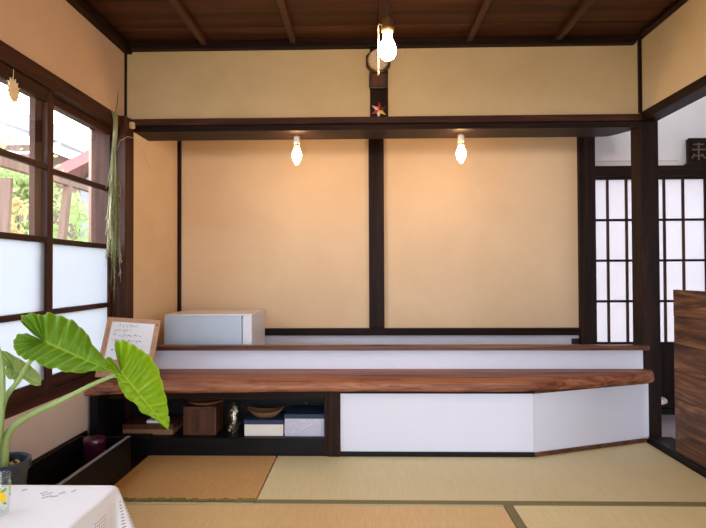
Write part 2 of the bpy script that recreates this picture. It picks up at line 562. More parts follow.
# ------------------------------------------------------------------ left wall and window
WY0, WY1 = -1.0, 3.085          # window opening along the wall, lengthened out of view for more side light
XO = XL - 0.15                 # outer face of the wall
mb = MB().box(XO, XL, YN, Y1, 1.925, 2.41)
mb.box(XO, XL, YN, WY0 - 0.1, -0.001, 1.925)
wl = struct(mb.build('wall_left', 'plaster_left', origin=(XL, 1.2, 0)), 'sand coloured plaster wall above the window', 'wall')
MB().box(XO, XL, WY0 - 0.1, WY1, 0.0, 0.405).build('plaster_panel', 'plaster_low', wl)
MB().box(XO, XL + 0.028, WY0 - 0.1, WY1 + 0.005, 1.846, 1.925).build('lintel', 'red_y', wl, bevel=0.003)
MB().box(XO, XL - 0.001, WY0 - 0.1, WY1, 0.405, 0.455).build('window_sill', 'red_y', wl, bevel=0.003)
MB().box(XO, XL + 0.006, WY0 - 0.1, WY0, 0.455, 1.846).build('window_jamb', 'red_z', wl)
MB().box(XO, XL + 0.055, WY1, Y1, -0.001, 1.93).build('corner_post', 'red_z', wl, bevel=0.004)
MB().box(XL - 0.005, XL + 0.012, Y1 - 0.012, Y1, 1.93, 2.36).build('corner_strip', 'dark_z', wl)
MB().box(XL, XL + 0.012, YN, 2.75, 0.0, 0.178).build('skirting', 'black_y', wl)

win = empty('window_1', (XL - 0.06, 1.7, 0.455))
struct(win, 'wooden sliding window, clear panes above and frosted panes below', 'window')
RAILS = (0.458, 0.815, 1.153, 1.488, 1.815)   # centre heights


def sash(y0, y1, xin, name='sash', stl=0.046, str_=0.046, top=1.786):
    """a sliding sash: two stiles, five rails, four panes; xin is its room side face"""
    xo = xin - 0.028
    s = MB().box(xo, xin, y0, y0 + stl, 0.455, 1.846).build(name, 'red_z', win, bevel=0.002)
    MB().box(xo, xin, y1 - str_, y1, 0.455, 1.846).build('stile', 'red_z', s, bevel=0.002)
    a, b = y0 + stl, y1 - str_
    hs = ((0.455, 0.515), (0.802, 0.829), (1.140, 1.167), (1.476, 1.502), (top, 1.846))
    for h0, h1 in hs:
        MB().box(xo + 0.002, xin - 0.002, a, b, h0, h1).build('rail', 'red_y', s, bevel=0.002)
    for i in range(4):
        o = MB().box(xin - 0.016, xin - 0.013, a - 0.004, b + 0.004, hs[i][1] - 0.003, hs[i + 1][0] + 0.003).build(
            'frosted_pane' if i < 2 else 'clear_pane', 'frost' if i < 2 else 'glass', s)
    return s


sash(2.352, 3.082, XL - 0.022, stl=0.09, str_=0.03, top=1.808)
sash(1.70, 2.437, XL + 0.012)
sash(1.02, 1.75, XL - 0.022)
sash(0.34, 1.07, XL + 0.012)
sash(-0.34, 0.39, XL - 0.022)
sash(-0.995, -0.29, XL + 0.012)

# straw sun on the glass, hung from the sash head
sun = empty('sun_ornament', (XL + 0.02, 2.148, 1.70))
tag(sun, 'pale straw sunburst ornament hung on the left window pane', 'ornament')
pts = []
for i in range(30):
    a = 2 * math.pi * i / 30
    r = 1.0 if i % 2 == 0 else 0.66
    pts.append((2.148 + 0.042 * r * math.cos(a), 1.755 + 0.056 * r * math.sin(a)))
MB().prism(pts, XL + 0.012, XL + 0.017, 'x').build('rays', 'pale_straw', sun)
MB().prism([(2.148 + 0.022 * math.cos(2 * math.pi * i / 20), 1.758 + 0.033 * math.sin(2 * math.pi * i / 20)) for i in range(20)], XL + 0.017, XL + 0.021, 'x').build('disc', 'pale_straw', sun)
MB().tube([(XL + 0.014, 2.148, 1.80), (XL + 0.014, 2.148, 1.845)], 0.001, 5).build('thread', 'pale_straw', sun)

# ------------------------------------------------------------------ back wall over the beam
wb = struct(box('wall_back', 'plaster_upper', XL, XR, Y1, Y1 + 0.09, 1.93, 2.40), 'ochre plaster wall strip above the dark beam', 'wall')
MB().box(0.035, 0.144, Y1 - 0.012, Y1 + 0.05, 1.93, 2.362).build('post', 'dark_z', wb, bevel=0.003)
MB().box(XL + 0.055, XR, Y1 - 0.035, Y1 + 0.09, 1.893, 1.932).build('beam', 'red_x', wb, bevel=0.004)
# grooved head rail: its far edge curves up to the post on the right
poly = [(XL + 0.055, Y1 - 0.005), (1.646, Y1 - 0.005)]
for i in range(9):
    t = i / 8
    poly.append((1.646 - 0.115 * t, Y1 + 0.035 + 0.182 * math.sin(t * math.pi / 2)))
poly.append((XL + 0.055, Y1 + 0.217))
MB().prism(poly, 1.860, 1.8925).build('head_rail', 'dark_x', wb)
MB().box(1.647, 1.758, Y1, Y1 + 0.11, -0.06, 1.90).build('post', 'dark_z', wb, bevel=0.004)
MB().box(XR - 0.02, XR, Y1 - 0.012, Y1, 1.945, 2.38).build('corner_strip', 'dark_z', wb)

# ------------------------------------------------------------------ alcove behind the counter
wa = struct(box('wall_alcove', 'white', -1.47, 1.59, Y2, Y2 + 0.07, -0.001, 0.53), 'recessed alcove wall with two pale orange plaster fields', 'wall')
MB().box(-1.385, 0.03, Y2, Y2 + 0.05, 0.582, 2.24).build('plaster_panel', 'plaster_alcove', wa)
MB().box(0.143, 1.589, Y2, Y2 + 0.05, 0.582, 2.24).build('plaster_panel', 'plaster_alcove', wa)
MB().box(-1.50, -1.41, Y1 + 0.001, Y1 + 0.092, -0.001, 1.866).box(-1.50, -1.41, Y1 + 0.092, Y2 + 0.05, -0.001, 2.24).build('side_panel', 'plaster_alcove', wa)
MB().box(-1.41, -1.385, Y2 - 0.02, Y2 + 0.05, 0.582, 2.24).build('corner_strip', 'dark_z', wa)
MB().box(0.03, 0.143, Y2 - 0.03, Y2 + 0.05, 0.582, 2.24).build('post', 'dark_z', wa, bevel=0.003)
MB().box(1.581, 1.697, Y2 - 0.045, Y2 + 0.065, -0.05, 2.24).build('post', 'dark_z', wa, bevel=0.003)
MB().box(-1.41, 1.581, Y2 - 0.04, Y2 + 0.05, 0.53, 0.582).build('sill_beam', 'dark_x', wa, bevel=0.003)
MB().box(-1.5, 1.70, Y1 + 0.09, Y2 + 0.05, 2.24, 2.28).build('alcove_ceiling', 'dark_x', wa)

# ------------------------------------------------------------------ right wall: plaster over an open bay
wr = struct(box('wall_right', 'plaster_upper', XR, XR + 0.08, YN, Y1, 1.945, 2.41), 'ochre plaster strip above the open bay on the right', 'wall')
MB().box(1.645, 1.75, YN, Y1 + 0.0, 1.893, 1.945).build('beam', 'dark_y', wr, bevel=0.004)
tr = struct(box('trim_1', 'black_y', 1.641, 1.77, YN, 3.13, -0.055, 0.036), 'black threshold along the tatami edge under the plank partition', 'threshold')

# ------------------------------------------------------------------ next room
fn = struct(MB().box(1.771, 4.6, YN, Y3, -0.16, -0.056).box(1.641, 1.771, 3.315, Y3, -0.16, -0.056).build('floor_next_room', 'concrete', origin=(3, 1.5, -0.06)),
            'grey floor of the next room beyond the threshold', 'floor')
wf = struct(MB().box(1.60, 4.6, Y3 + 0.036, Y3 + 0.1, 1.785, 2.75).box(3.62, 4.6, Y3 + 0.036, Y3 + 0.1, -0.1, 1.785).build('wall_next_room', 'white_wall', origin=(3, 4.05, 0)),
            'white plaster wall above the lattice screens of the next room', 'wall')
MB().box(1.697, 4.6, Y3 - 0.05, Y3 + 0.05, 1.70, 1.778).build('head_rail', 'dark_x', wf, bevel=0.004)
MB().box(1.697, 4.6, Y3 - 0.045, Y3 + 0.035, -0.056, -0.012).build('foot_rail', 'black_x', wf)
MB().box(1.72, 2.36, Y3 + 0.028, Y3 + 0.036, 1.826, 1.833).build('picture_rail', 'plaster_low', wf)
MB().box(1.50, 4.6, YN, Y3 + 0.1, 2.75, 2.79).build('ceiling_panel', 'white_wall', wf)
we = struct(box('wall_next_room_side', 'white_wall', 4.6, 4.68, YN, Y3 + 0.1, -0.16, 2.75), 'white side wall of the next room, far right', 'wall')


def shoji(name, x0, label):
    # rails and muntins stand before the paper
    root = empty(name, (x0 + 0.44, Y3, -0.012))
    struct(root, label, 'door')
    x1 = x0 + 0.905
    MB().box(x0, x0 + 0.04, Y3 - 0.012, Y3 + 0.018, -0.012, 1.70).build('stile', 'dark_z', root)
    MB().box(x1 - 0.045, x1, Y3 - 0.012, Y3 + 0.018, -0.012, 1.70).build('stile', 'dark_z', root)
    MB().box(x0 + 0.04, x1 - 0.045, Y3 - 0.012, Y3 + 0.018, 1.683, 1.70).build('rail', 'dark_x', root)
    MB().box(x0 + 0.04, x1 - 0.045, Y3 - 0.012, Y3 + 0.018, 0.435, 0.471).build('rail', 'dark_x', root)
    MB().box(x0 + 0.04, x1 - 0.045, Y3 - 0.012, Y3 + 0.018, -0.012, 0.03).build('rail', 'dark_x', root)
    MB().box(x0 + 0.04, x1 - 0.045, Y3 + 0.0, Y3 + 0.012, 0.03, 0.435).build('lower_panel', 'dark_z', root)
    for z in (0.774, 1.077, 1.38):
        MB().box(x0 + 0.04, x1 - 0.045, Y3 - 0.008, Y3 + 0.008, z - 0.009, z + 0.009).build('cross_bar', 'dark_x', root)
    xs = [x0 + 0.04] + [x0 + 0.146 + 0.1393 * i for i in range(5)] + [x1 - 0.045]
    zs = [0.471, 0.774, 1.077, 1.38, 1.683]
    bar = None
    for xx in xs[1:-1]:
        if bar is None:
            bar = MB().box(xx - 0.009, xx + 0.009, Y3 - 0.004, Y3 + 0.0075, 0.471, 1.683).build('muntin', 'red_z', root)
            bx = xx
        else:
            twin(bar, root, (xx - bx, 0, 0))
    for i in range(len(xs) - 1):
        for j in range(4):
            MB().box(xs[i], xs[i + 1], Y3 + 0.0085, Y3 + 0.0092, zs[j], zs[j + 1]).build('paper_pane', 'paper', root)
    return root


shoji('door_1', 1.67, 'paper lattice sliding screen seen behind the dark right post')
shoji('door_2', 2.61, 'paper lattice sliding screen farther right, beyond the first one')
struct(box('trim_2', 'dark_z', 2.578, 2.607, Y3 - 0.03, Y3 + 0.03, -0.012, 1.70), 'slim dark upright between the two lattice screens', 'post')

wn = MB().box(XL - 0.15, -0.9, YN - 0.08, YN, -0.14, 2.8).box(1.1, 2.3, YN - 0.08, YN, -0.14, 2.8).box(3.6, 4.68, YN - 0.08, YN, -0.14, 2.8)  # wall added out of view to cut the frontal daylight
wn.box(-0.9, 1.1, YN - 0.08, YN, 1.96, 2.8).box(2.3, 3.6, YN - 0.08, YN, 1.9, 2.8)
struct(wn.build('wall_near', 'plaster_low', origin=(1.5, YN, 0)), 'plaster wall behind the camera with two open garden doorways', 'wall')

# carved plaque on the head rail
pl = empty('carved_plaque', (2.54, Y3 - 0.02, 1.778))
tag(pl, 'dark carved wooden plaque with raised characters above the lattice screens', 'plaque')
MB().box(2.385, 2.70, Y3 - 0.035, Y3 + 0.0, 1.778, 1.795).build('base', 'black_x', pl)
MB().box(2.40, 2.685, Y3 - 0.03, Y3 + 0.0, 1.795, 1.975).build('board', 'dark_x', pl)
fr = MB()
fr.box(2.395, 2.69, Y3 - 0.04, Y3 - 0.03, 1.965, 1.98).box(2.395, 2.69, Y3 - 0.04, Y3 - 0.03, 1.795, 1.806)
fr.box(2.395, 2.408, Y3 - 0.04, Y3 - 0.03, 1.806, 1.965).box(2.677, 2.69, Y3 - 0.04, Y3 - 0.03, 1.806, 1.965)
fr.build('frame', 'dark_x', pl)
strokes = MB()
chars = [[(0, .9, .35, .75), (.18, 1, .18, .55), (0, .5, .45, .5), (.25, .5, .05, .05), (.1, .2, .45, .1), (.3, .35, .45, .0)],
         [(.05, .9, .5, .9), (.28, 1, .28, .0), (0, .6, .55, .6), (.1, .35, .0, .1), (.42, .35, .55, .08), (.12, .25, .45, .25)],
         [(0, .85, .55, .8), (.1, .95, .05, .45), (.45, .95, .5, .45), (.0, .45, .55, .45), (.28, .8, .28, .05), (.05, .05, .55, .05)],
         [(.1, 1, .0, .6), (.05, .75, .05, .0), (.25, .9, .55, .9), (.4, .9, .4, .1), (.22, .5, .58, .5), (.25, .1, .55, .1)]]
for ci, ch in enumerate(chars[1:3]):
    ox = 2.425 + 0.128 * ci
    strokes = MB()
    for a, b, c, d in ch:
        strokes.bar((ox + a * 0.17, Y3 - 0.034, 1.818 + b * 0.13), (ox + c * 0.17, Y3 - 0.034, 1.818 + d * 0.13), 0.008, 0.008, (0, 1, 0))
    strokes.build('character', 'bark', pl)


# low white stool beyond the post
st = empty('low_stool', (2.02, 3.8, -0.056))
tag(st, 'small low white stool in the next room, just past the dark post', 'stool')
MB().lathe([(0.085, 0.075), (0.094, 0.082), (0.094, 0.098), (0.085, 0.106)], (2.02, 3.8, 0), 24).build('seat', 'porcelain', st, smooth='auto')
for sx, sy in ((1, -1), (1, 1), (-1, 1), (-1, -1)):
    MB().tube([(2.02 + sx * 0.03, 3.8 + sy * 0.03, 0.076), (2.02 + sx * 0.035, 3.8 + sy * 0.035, -0.056)], 0.009, 8).build('leg', 'porcelain', st)

# ------------------------------------------------------------------ plank partition on the right
pp = empty('plank_partition', (1.68, 2.0, 0.036))
tag(pp, 'low partition of dark burnt horizontal planks on the right', 'partition')
ph = (0.90 - 0.036) / 6
plk = None
for i in range(6):
    z0 = 0.036 + i * ph
    if plk is None:
        plk = MB().box(1.650, 1.674, 1.15, 2.878, z0, z0 + ph - 0.0012).build('plank', 'plank', pp, bevel=0.002)
    else:
        twin(plk, pp, (rnd.uniform(-0.002, 0.001), 0, i * ph))
for yy in (1.2, 2.0, 2.80):
    MB().box(1.675, 1.715, yy, yy + 0.05, 0.036, 0.895).build('batten', 'dark_z', pp)

# ------------------------------------------------------------------ counter
slab_front = []
N = 90
xa, xb = -1.463, 1.668
ZS0, ZS1 = 0.354, 0.421


def front_y(x):
    if x < -1.1:
        y = 2.735 + 0.068 * math.sin((x + 1.463) / 0.363 * math.pi / 2)
    elif x < -0.2:
        y = 2.803 + 0.047 * (x + 1.1) / 0.9
    elif x < 0.86:
        y = 2.85 - 0.006 * (x + 0.2)
    else:
        t = (x - 0.86) / (1.69 - 0.86)
        y = 2.844 + (3.085 - 2.844) * t
    return y + 0.004 * math.sin(x * 9.0) + 0.003 * math.sin(x * 23 + 1)


vs, fs = [], []
prof = [(0.030, ZS0), (0.010, ZS0 + 0.004), (0.0, ZS0 + 0.02), (0.004, ZS0 + 0.045), (0.016, ZS1 - 0.006), (0.034, ZS1), (None, ZS1), (None, ZS0)]
xs = [xa + (xb - xa) * i / N for i in range(N + 1)]
for i, xx in enumerate(xs):
    e = max(0.0, (xx - (xb - 0.03)) / 0.03)
    rr = 0.03 * (1 - math.sqrt(max(0, 1 - e * e)))      # rounded right end
    for d, z in prof:
        if d is None:
            vs.append((xx, 3.176 - rr * 0.3, z))
        else:
            vs.append((xx, front_y(xx) + d + rr * 0.8 + 0.0007 * math.sin(xx * 41 + z * 60), z))
n = len(prof)
for i in range(N):
    for j in range(n):
        fs.append((i * n + j, i * n + (j + 1) % n, (i + 1) * n + (j + 1) % n, (i + 1) * n + j))
fs.append(tuple(range(n))); fs.append(tuple(range(N * n, N * n + n))[::-1])
slab = MB().add(vs, fs).build('counter_slab', 'slab', smooth='auto')
tag(slab, 'long reddish brown wooden slab worktop with a live front edge', 'worktop')

# raised ledge behind the slab
led = empty('raised_ledge', (0.1, 3.18, 0.0))
tag(led, 'long white upstand with dark wooden cap behind the slab', 'ledge')
MB().box(-1.405, 1.640, 3.178, 3.197, 0.0, 0.536).build('riser', 'white', led)
MB().box(-1.405, 1.660, 3.135, 3.1985, 0.536, 0.564).build('cap', 'cap', led, bevel=0.004)

# closed white counter front
cf = empty('counter_front', (0.4, 2.9, 0.0))
tag(cf, 'white panelled counter front with a bent corner on the right', 'counter')
MB().prism([(-0.137, 2.893), (0.905, 2.893), (0.90, 2.92), (-0.137, 2.92)], 0.018, 0.342).build('panel', 'white', cf)
MB().prism([(0.907, 2.893), (1.660, 3.160), (1.655, 3.177), (0.90, 2.92)], 0.018, 0.342).build('panel', 'white', cf)
MB().prism([(-0.137, 2.885), (0.908, 2.885), (0.905, 2.893), (-0.137, 2.893)], 0.001, 0.026).build('foot_rail', 'black_x', cf)
MB().prism([(0.909, 2.885), (1.6395, 3.145), (1.637, 3.1515), (0.906, 2.893)], 0.001, 0.024).build('foot_rail', 'cap', cf)
MB().prism([(-0.137, 2.878), (0.908, 2.878), (0.90, 2.92), (-0.137, 2.92)], 0.342, 0.3535).build('top_rail', 'dark_x', cf)
MB().prism([(0.909, 2.878), (1.663, 3.146), (1.655, 3.177), (0.90, 2.92)], 0.342, 0.3535).build('top_rail', 'cap', cf)

# open shelf unit, left half of the counter
sh = empty('shelf_unit', (-0.8, 2.95, 0.0))
tag(sh, 'low open black shelf under the left half of the slab', 'shelf')
MB().box(-1.405, -0.2255, 2.90, 3.17, 0.080, 0.094).build('shelf_board', 'black_x', sh)
MB().box(-1.405, -0.2255, 2.905, 2.93, 0.0, 0.080).build('kick_board', 'black_x', sh)
MB().box(-1.405, -0.2255, 3.155, 3.17, 0.094, 0.353).build('back_panel', 'black_x', sh)
MB().box(-1.405, -0.2255, 2.872, 2.90, 0.312, 0.353).build('apron', 'dark_x', sh, bevel=0.002)
MB().box(-0.225, -0.205, 2.888, 3.17, 0.0, 0.353).build('side_panel', 'dark_z', sh)
MB().box(-0.2035, -0.139, 2.880, 2.93, 0.0, 0.353).build('post', 'dark_z', sh, bevel=0.003)
MB().box(-1.449, -1.408, 2.765, 3.08, 0.0, 0.353).build('side_panel', 'black_y', sh)
MB().box(-1.405, -1.185, 2.905, 2.93, 0.094, 0.108).build('edge_strip', 'black_x', sh)

# things on the shelf
ZB = 0.0945
bxo = empty('wooden_box', (-0.925, 3.0, ZB))
tag(bxo, 'upright brown wooden box with a faint inscription on the shelf', 'box')
wbody = MB().box(-1.018, -0.832, 2.945, 3.10, ZB, 0.252).build('body', 'brownbox', bxo, bevel=0.003)
wfront = MB().box(-1.004, -0.846, 2.941, 2.945, ZB + 0.012, 0.240).build('front_panel', 'brownbox', bxo)
ins = MB()
for i in range(5):
    z = 0.215 - i * 0.02
    ins.bar((-0.93 - 0.006, 2.9405, z), (-0.93 + 0.006, 2.9405, z - 0.003), 0.002, 0.003, (0, 1, 0))
    ins.bar((-0.93, 2.9405, z + 0.006), (-0.93 + rnd.uniform(-.004, .004), 2.9405, z - 0.008), 0.002, 0.003, (0, 1, 0))
ins.build('inscription', 'black', wfront)['kind'] = 'stuff'

tray = empty('shallow_basket', (-0.91, 3.0, 0.2535))
tag(tray, 'shallow round dark basket lying on the brown wooden box', 'basket')
MB().lathe([(0.035, 0.2535), (0.07, 0.260), (0.095, 0.274), (0.098, 0.276), (0.093, 0.2775), (0.068, 0.264), (0.034, 0.258)], (-0.905, 3.01, 0), 28).build('bowl', 'wicker', tray, smooth='auto')
MB().tube([(-0.905 + 0.098 * math.cos(2 * math.pi * i / 28), 3.01 + 0.098 * math.sin(2 * math.pi * i / 28), 0.277) for i in range(29)], 0.0035, 6).build('rim', 'wicker', tray)

lo = empty('flat_wooden_box', (-1.22, 3.0, ZB))
tag(lo, 'flat pale wooden box with dark lid at the left end of the shelf', 'box')
MB().box(-1.36, -1.078, 2.95, 3.12, ZB, 0.125).build('body', 'cedar_dark', lo, bevel=0.002)
MB().box(-1.362, -1.076, 2.948, 3.122, 0.125, 0.152).build('lid', 'brownbox', lo, bevel=0.002)
bk = tag(box('folded_paper', 'sheet', -1.235, -1.135, 2.97, 3.06, 0.1525, 0.168, bevel=0.003), 'small white folded paper lying on the flat wooden box', 'paper')

jar = empty('glass_jar', (-0.745, 2.99, ZB))
tag(jar, 'clear glass jar of trinkets beside the brown wooden box', 'jar')
MB().lathe([(0.036, ZB), (0.041, ZB + 0.008), (0.041, 0.205), (0.033, 0.222), (0.033, 0.236), (0.036, 0.240), (0.030, 0.236), (0.030, 0.222), (0.037, 0.203), (0.037, ZB + 0.010), (0.030, ZB + 0.006)], (-0.745, 2.99, 0), 24).build('body', 'clear', jar, smooth='auto')
for i in range(14):
    cx, cy, cz = -0.745 + rnd.uniform(-.02, .02), 2.99 + rnd.uniform(-.02, .02), ZB + 0.02 + i * 0.009
    r = rnd.uniform(0.007, 0.011)
    MB().lathe([(r * math.sin(t * math.pi / 6) + 1e-4, -r * math.cos(t * math.pi / 6)) for t in range(7)], (cx, cy, cz), 8).build('trinket', rnd.choice(['brass', 'offwhite', 'straw', 'purple']), jar, smooth=True)
MB().lathe([(0.0365, 0.2405), (0.0365, 0.252), (0.018, 0.256), (0.010, 0.270), (0.001, 0.276)], (-0.745, 2.99, 0), 20).build('lid', 'clear', jar, smooth='auto')


def lidded_box(name, label, x0, x1, y0, y1, z0, zl, z1, body, deco=False):
    r = empty(name, ((x0 + x1) / 2, (y0 + y1) / 2, z0))
    tag(r, label, 'box', 'lidded boxes on the shelf')
    MB().box(x0, x1, y0, y1, z0, zl).build('body', body, r, bevel=0.002)
    MB().box(x0 - 0.002, x1 + 0.002, y0 - 0.002, y1 + 0.002, zl, z1).build('lid', 'navy', r, bevel=0.002)
    if deco:
        d = MB()
        d.bar((x0 + 0.085, y0 - 0.0012, z0 + 0.035), (x0 + 0.155, y0 - 0.0012, z0 + 0.072), 0.002, 0.006, (0, 1, 0))
        for i in range(16):
            xx, zz = x0 + rnd.uniform(0.01, 0.21), z0 + rnd.uniform(0.008, zl - z0 - 0.01)
            d.bar((xx, y0 - 0.0012, zz), (xx + rnd.uniform(-.012, .012), y0 - 0.0012, zz + 0.005), 0.002, 0.002, (0, 1, 0))
        d.build('print', 'silver', r)['kind'] = 'stuff'
    return r


lidded_box('lidded_box', 'cream box with navy lid under the wicker basket', -0.672, -0.456, 2.935, 3.09, ZB, 0.158, 0.182, 'creambox')
lidded_box('lidded_box', 'lilac grey printed box with navy lid against the shelf end', -0.448, -0.2275, 2.93, 3.09, ZB, 0.192, 0.216, 'lilacbox', True)

# boat shaped wicker basket
bs = empty('wicker_basket', (-0.565, 3.0, 0.1825))
tag(bs, 'boat shaped brown wicker basket on the cream navy lidded box', 'basket')
vs, fs = [], []
nu, nv = 24, 5
for i in range(nu):
    a = 2 * math.pi * i / nu
    for j in range(nv):
        t = j / (nv - 1)
        rx, ry = 0.045 + 0.055 * t ** 0.7, 0.022 + 0.028 * t ** 0.7
        lift = 0.022 * t * abs(math.cos(a)) ** 3
        vs.append((-0.565 + rx * math.cos(a), 3.0 + ry * math.sin(a), 0.1835 + 0.032 * t + lift))
for i in range(nu):
    for j in range(nv - 1):
        fs.append((i * nv + j, ((i + 1) % nu) * nv + j, ((i + 1) % nu) * nv + j + 1, i * nv + j + 1))
fs.append(tuple(i * nv for i in range(nu))[::-1])
ob = MB().add(vs, fs).build('bowl', 'wicker', bs, smooth='auto')
md = ob.modifiers.new('wall', 'SOLIDIFY'); md.thickness = 0.003; md.offset = 1
for t in (0.35, 0.7, 1.0):
    rx, ry = 0.045 + 0.055 * t ** 0.7 + 0.002, 0.022 + 0.028 * t ** 0.7 + 0.002
    MB().tube([(-0.565 + rx * math.cos(2 * math.pi * i / 24), 3.0 + ry * math.sin(2 * math.pi * i / 24), 0.1835 + 0.032 * t + 0.022 * t * abs(math.cos(2 * math.pi * i / 24)) ** 3) for i in range(25)], 0.0028, 6).build('woven_band', 'wicker', ob)

# small glass ornaments on the lilac box
for i, (gx, gy, hh, lb) in enumerate([(-0.372, 2.985, 0.028, 'small clear glass ornament at left on the lilac box'), (-0.335, 2.99, 0.055, 'tallest clear glass ornament on the lilac box, in the middle'), (-0.30, 2.98, 0.034, 'small clear glass ornament at right on the lilac box')]):
    r = empty('glass_ornament', (gx, gy, 0.2165))
    tag(r, lb, 'ornament', 'glass ornaments on the lilac box')
    MB().lathe([(0.010, 0), (0.010, 0.003), (0.003, 0.007), (0.003, hh * 0.5), (0.004, hh * 0.55)], (gx, gy, 0.2165), 14).build('foot', 'clear', r, smooth='auto')
    MB().lathe([(0.004, hh * 0.55), (0.012, hh * 0.7), (0.014, hh * 0.85), (0.010, hh), (0.002, hh * 1.06)], (gx, gy, 0.2165), 14).build('bowl', 'clear', r, smooth='auto')

# ------------------------------------------------------------------ white appliance behind the ledge
ap = empty('refrigerator', (-1.0, 3.59, 0.0))
tag(ap, 'low white box shaped refrigerator behind the ledge', 'refrigerator')
MB().box(-1.285, -0.722, 3.395, 3.81, 0.0, 0.722).build('body', 'appliance', ap, bevel=0.008)
MB().box(-1.285, -0.722, 3.375, 3.815, 0.723, 0.733).build('top_panel', 'appliance', ap, bevel=0.003)
fdoor = MB().box(-1.285, -0.787, 3.362, 3.393, 0.03, 0.722).build('door', 'appliance_door', ap, bevel=0.005)
MB().box(-0.781, -0.722, 3.362, 3.393, 0.03, 0.722).build('side_strip', 'appliance', ap, bevel=0.004)
MB().box(-0.790, -0.776, 3.366, 3.393, 0.705, 0.7225).build('hinge', 'black', fdoor)

# wall socket
so = empty('wall_socket', (1.55, Y2 - 0.01, 0.47))
tag(so, 'small black socket on the low white alcove wall', 'socket')
MB().box(1.525, 1.578, Y2 - 0.018, Y2 - 0.0, 0.462, 0.502).build('plate', 'black', so, bevel=0.002)
MB().box(1.538, 1.543, Y2 - 0.0195, Y2 - 0.018, 0.476, 0.490).box(1.558, 1.563, Y2 - 0.0195, Y2 - 0.018, 0.476, 0.490).build('slots', 'soil', so)

# ------------------------------------------------------------------ menu board leaning at the left end of the slab
mbx = empty('menu_board', (-1.305, 2.95, 0.4215))
tag(mbx, 'light brown board with a handwritten white sheet, leaning on the slab', 'sign')
# local frame: x along the width, y into depth, z up the board; then lean back and turn
LEAN = Matrix.Translation((-1.318, 2.855, 0.4265)) @ Matrix.Rotation(math.radians(5), 4, 'Z') @ Matrix.Rotation(math.radians(4.5), 4, 'Y') @ Matrix.Rotation(math.radians(-20), 4, 'X')


def on_board(mbd, name, mat, parent=None, **kw):
    return mbd.xf(LEAN).build(name, mat, parent or mbx, **kw)


HB, WB = 0.335, 0.146
on_board(MB().box(-WB, WB, 0.0, 0.010, 0.0, HB), 'backing', 'board')
on_board(MB().box(-WB, WB, -0.005, 0.0, HB - 0.012, HB), 'frame_rail', 'pine', bevel=0.001)
on_board(MB().box(-WB, WB, -0.005, 0.0, 0.0, 0.012), 'frame_rail', 'pine', bevel=0.001)
on_board(MB().box(-WB, -WB + 0.012, -0.005, 0.0, 0.012, HB - 0.012), 'frame_rail', 'pine', bevel=0.001)
on_board(MB().box(WB - 0.012, WB, -0.005, 0.0, 0.012, HB - 0.012), 'frame_rail', 'pine', bevel=0.001)
sheet = on_board(MB().box(-0.117, 0.117, -0.0015, -0.0003, 0.10, HB - 0.024), 'sheet', 'sheet')
hw = MB()
rows = [(HB - 0.042, -0.075, 0.03), (HB - 0.070, -0.095, 0.0), (HB - 0.098, -0.098, 0.055), (HB - 0.128, -0.10, 0.06), (HB - 0.156, -0.06, 0.02), (HB - 0.184, -0.09, 0.05)]
for zr, xa_, xb_ in rows:
    xx = xa_
    while xx < xb_:
        hgt = rnd.uniform(0.006, 0.012)
        for q in range(rnd.choice((2, 3, 3, 4))):
            a = (xx + rnd.uniform(0, 0.008), -0.0022, zr + rnd.uniform(-.5, .5) * hgt)
            b = (a[0] + rnd.uniform(-.006, .008), -0.0022, a[2] + rnd.uniform(-.6, .6) * hgt)
            if (Vector(a) - Vector(b)).length > 0.002:
                hw.bar(a, b, 0.0016, 0.0016, (0, 1, 0))
        xx += rnd.choice((0.011, 0.012, 0.013, 0.020))
on_board(hw, 'handwriting', 'ink', sheet)['kind'] = 'stuff'
on_board(MB().lathe([(0.0045, -0.012), (0.005, -0.008), (0.002, -0.006), (0.002, 0.0)], (0.132, 0, HB - 0.03), 12, 'y'), 'pin', 'brownpaper')
on_board(MB().bar((0.0, 0.012, HB * 0.72), (0.0, 0.10, 0.034), 0.02, 0.008, (1, 0, 0)), 'prop', 'pine')

# ------------------------------------------------------------------ black trough on the left with the plum tin
tg = empty('floor_trough', (-1.32, 2.4, 0.0))
tag(tg, 'low black wooden trough on the floor along the left wall', 'trough')
MB().box(-1.452, -1.186, 1.98, 2.665, 0.0, 0.03).build('bottom', 'black_y', tg)
MB().box(-1.204, -1.186, 1.98, 2.665, 0.0305, 0.175).build('side_board', 'black_y', tg, bevel=0.003)
MB().box(-1.452, -1.437, 1.98, 2.665, 0.0305, 0.175).build('side_board', 'black_y', tg, bevel=0.003)
MB().box(-1.4365, -1.2045, 2.647, 2.665, 0.0305, 0.175).build('end_board', 'black_x', tg, bevel=0.003)
MB().box(-1.4365, -1.2045, 1.98, 1.998, 0.0305, 0.175).build('end_board', 'black_x', tg, bevel=0.003)
MB().box(-1.204, -1.186, 1.98, 2.665, 0.1752, 0.177).build('rim_strip', 'roofgrey', tg)  # grey strip that paints the highlight along the top edge
tin = empty('round_tin', (-1.325, 2.575, 0.031))
tag(tin, 'round plum coloured tin standing in the black trough', 'tin')
MB().lathe([(0.046, 0.031), (0.049, 0.034), (0.049, 0.16)], (-1.325, 2.575, 0), 32).build('body', 'purple', tin, smooth='auto')
MB().lathe([(0.0505, 0.1605), (0.0515, 0.163), (0.0515, 0.190), (0.048, 0.196), (0.03, 0.199), (0.001, 0.2)], (-1.325, 2.575, 0), 32).build('lid', 'purple', tin, smooth='auto')

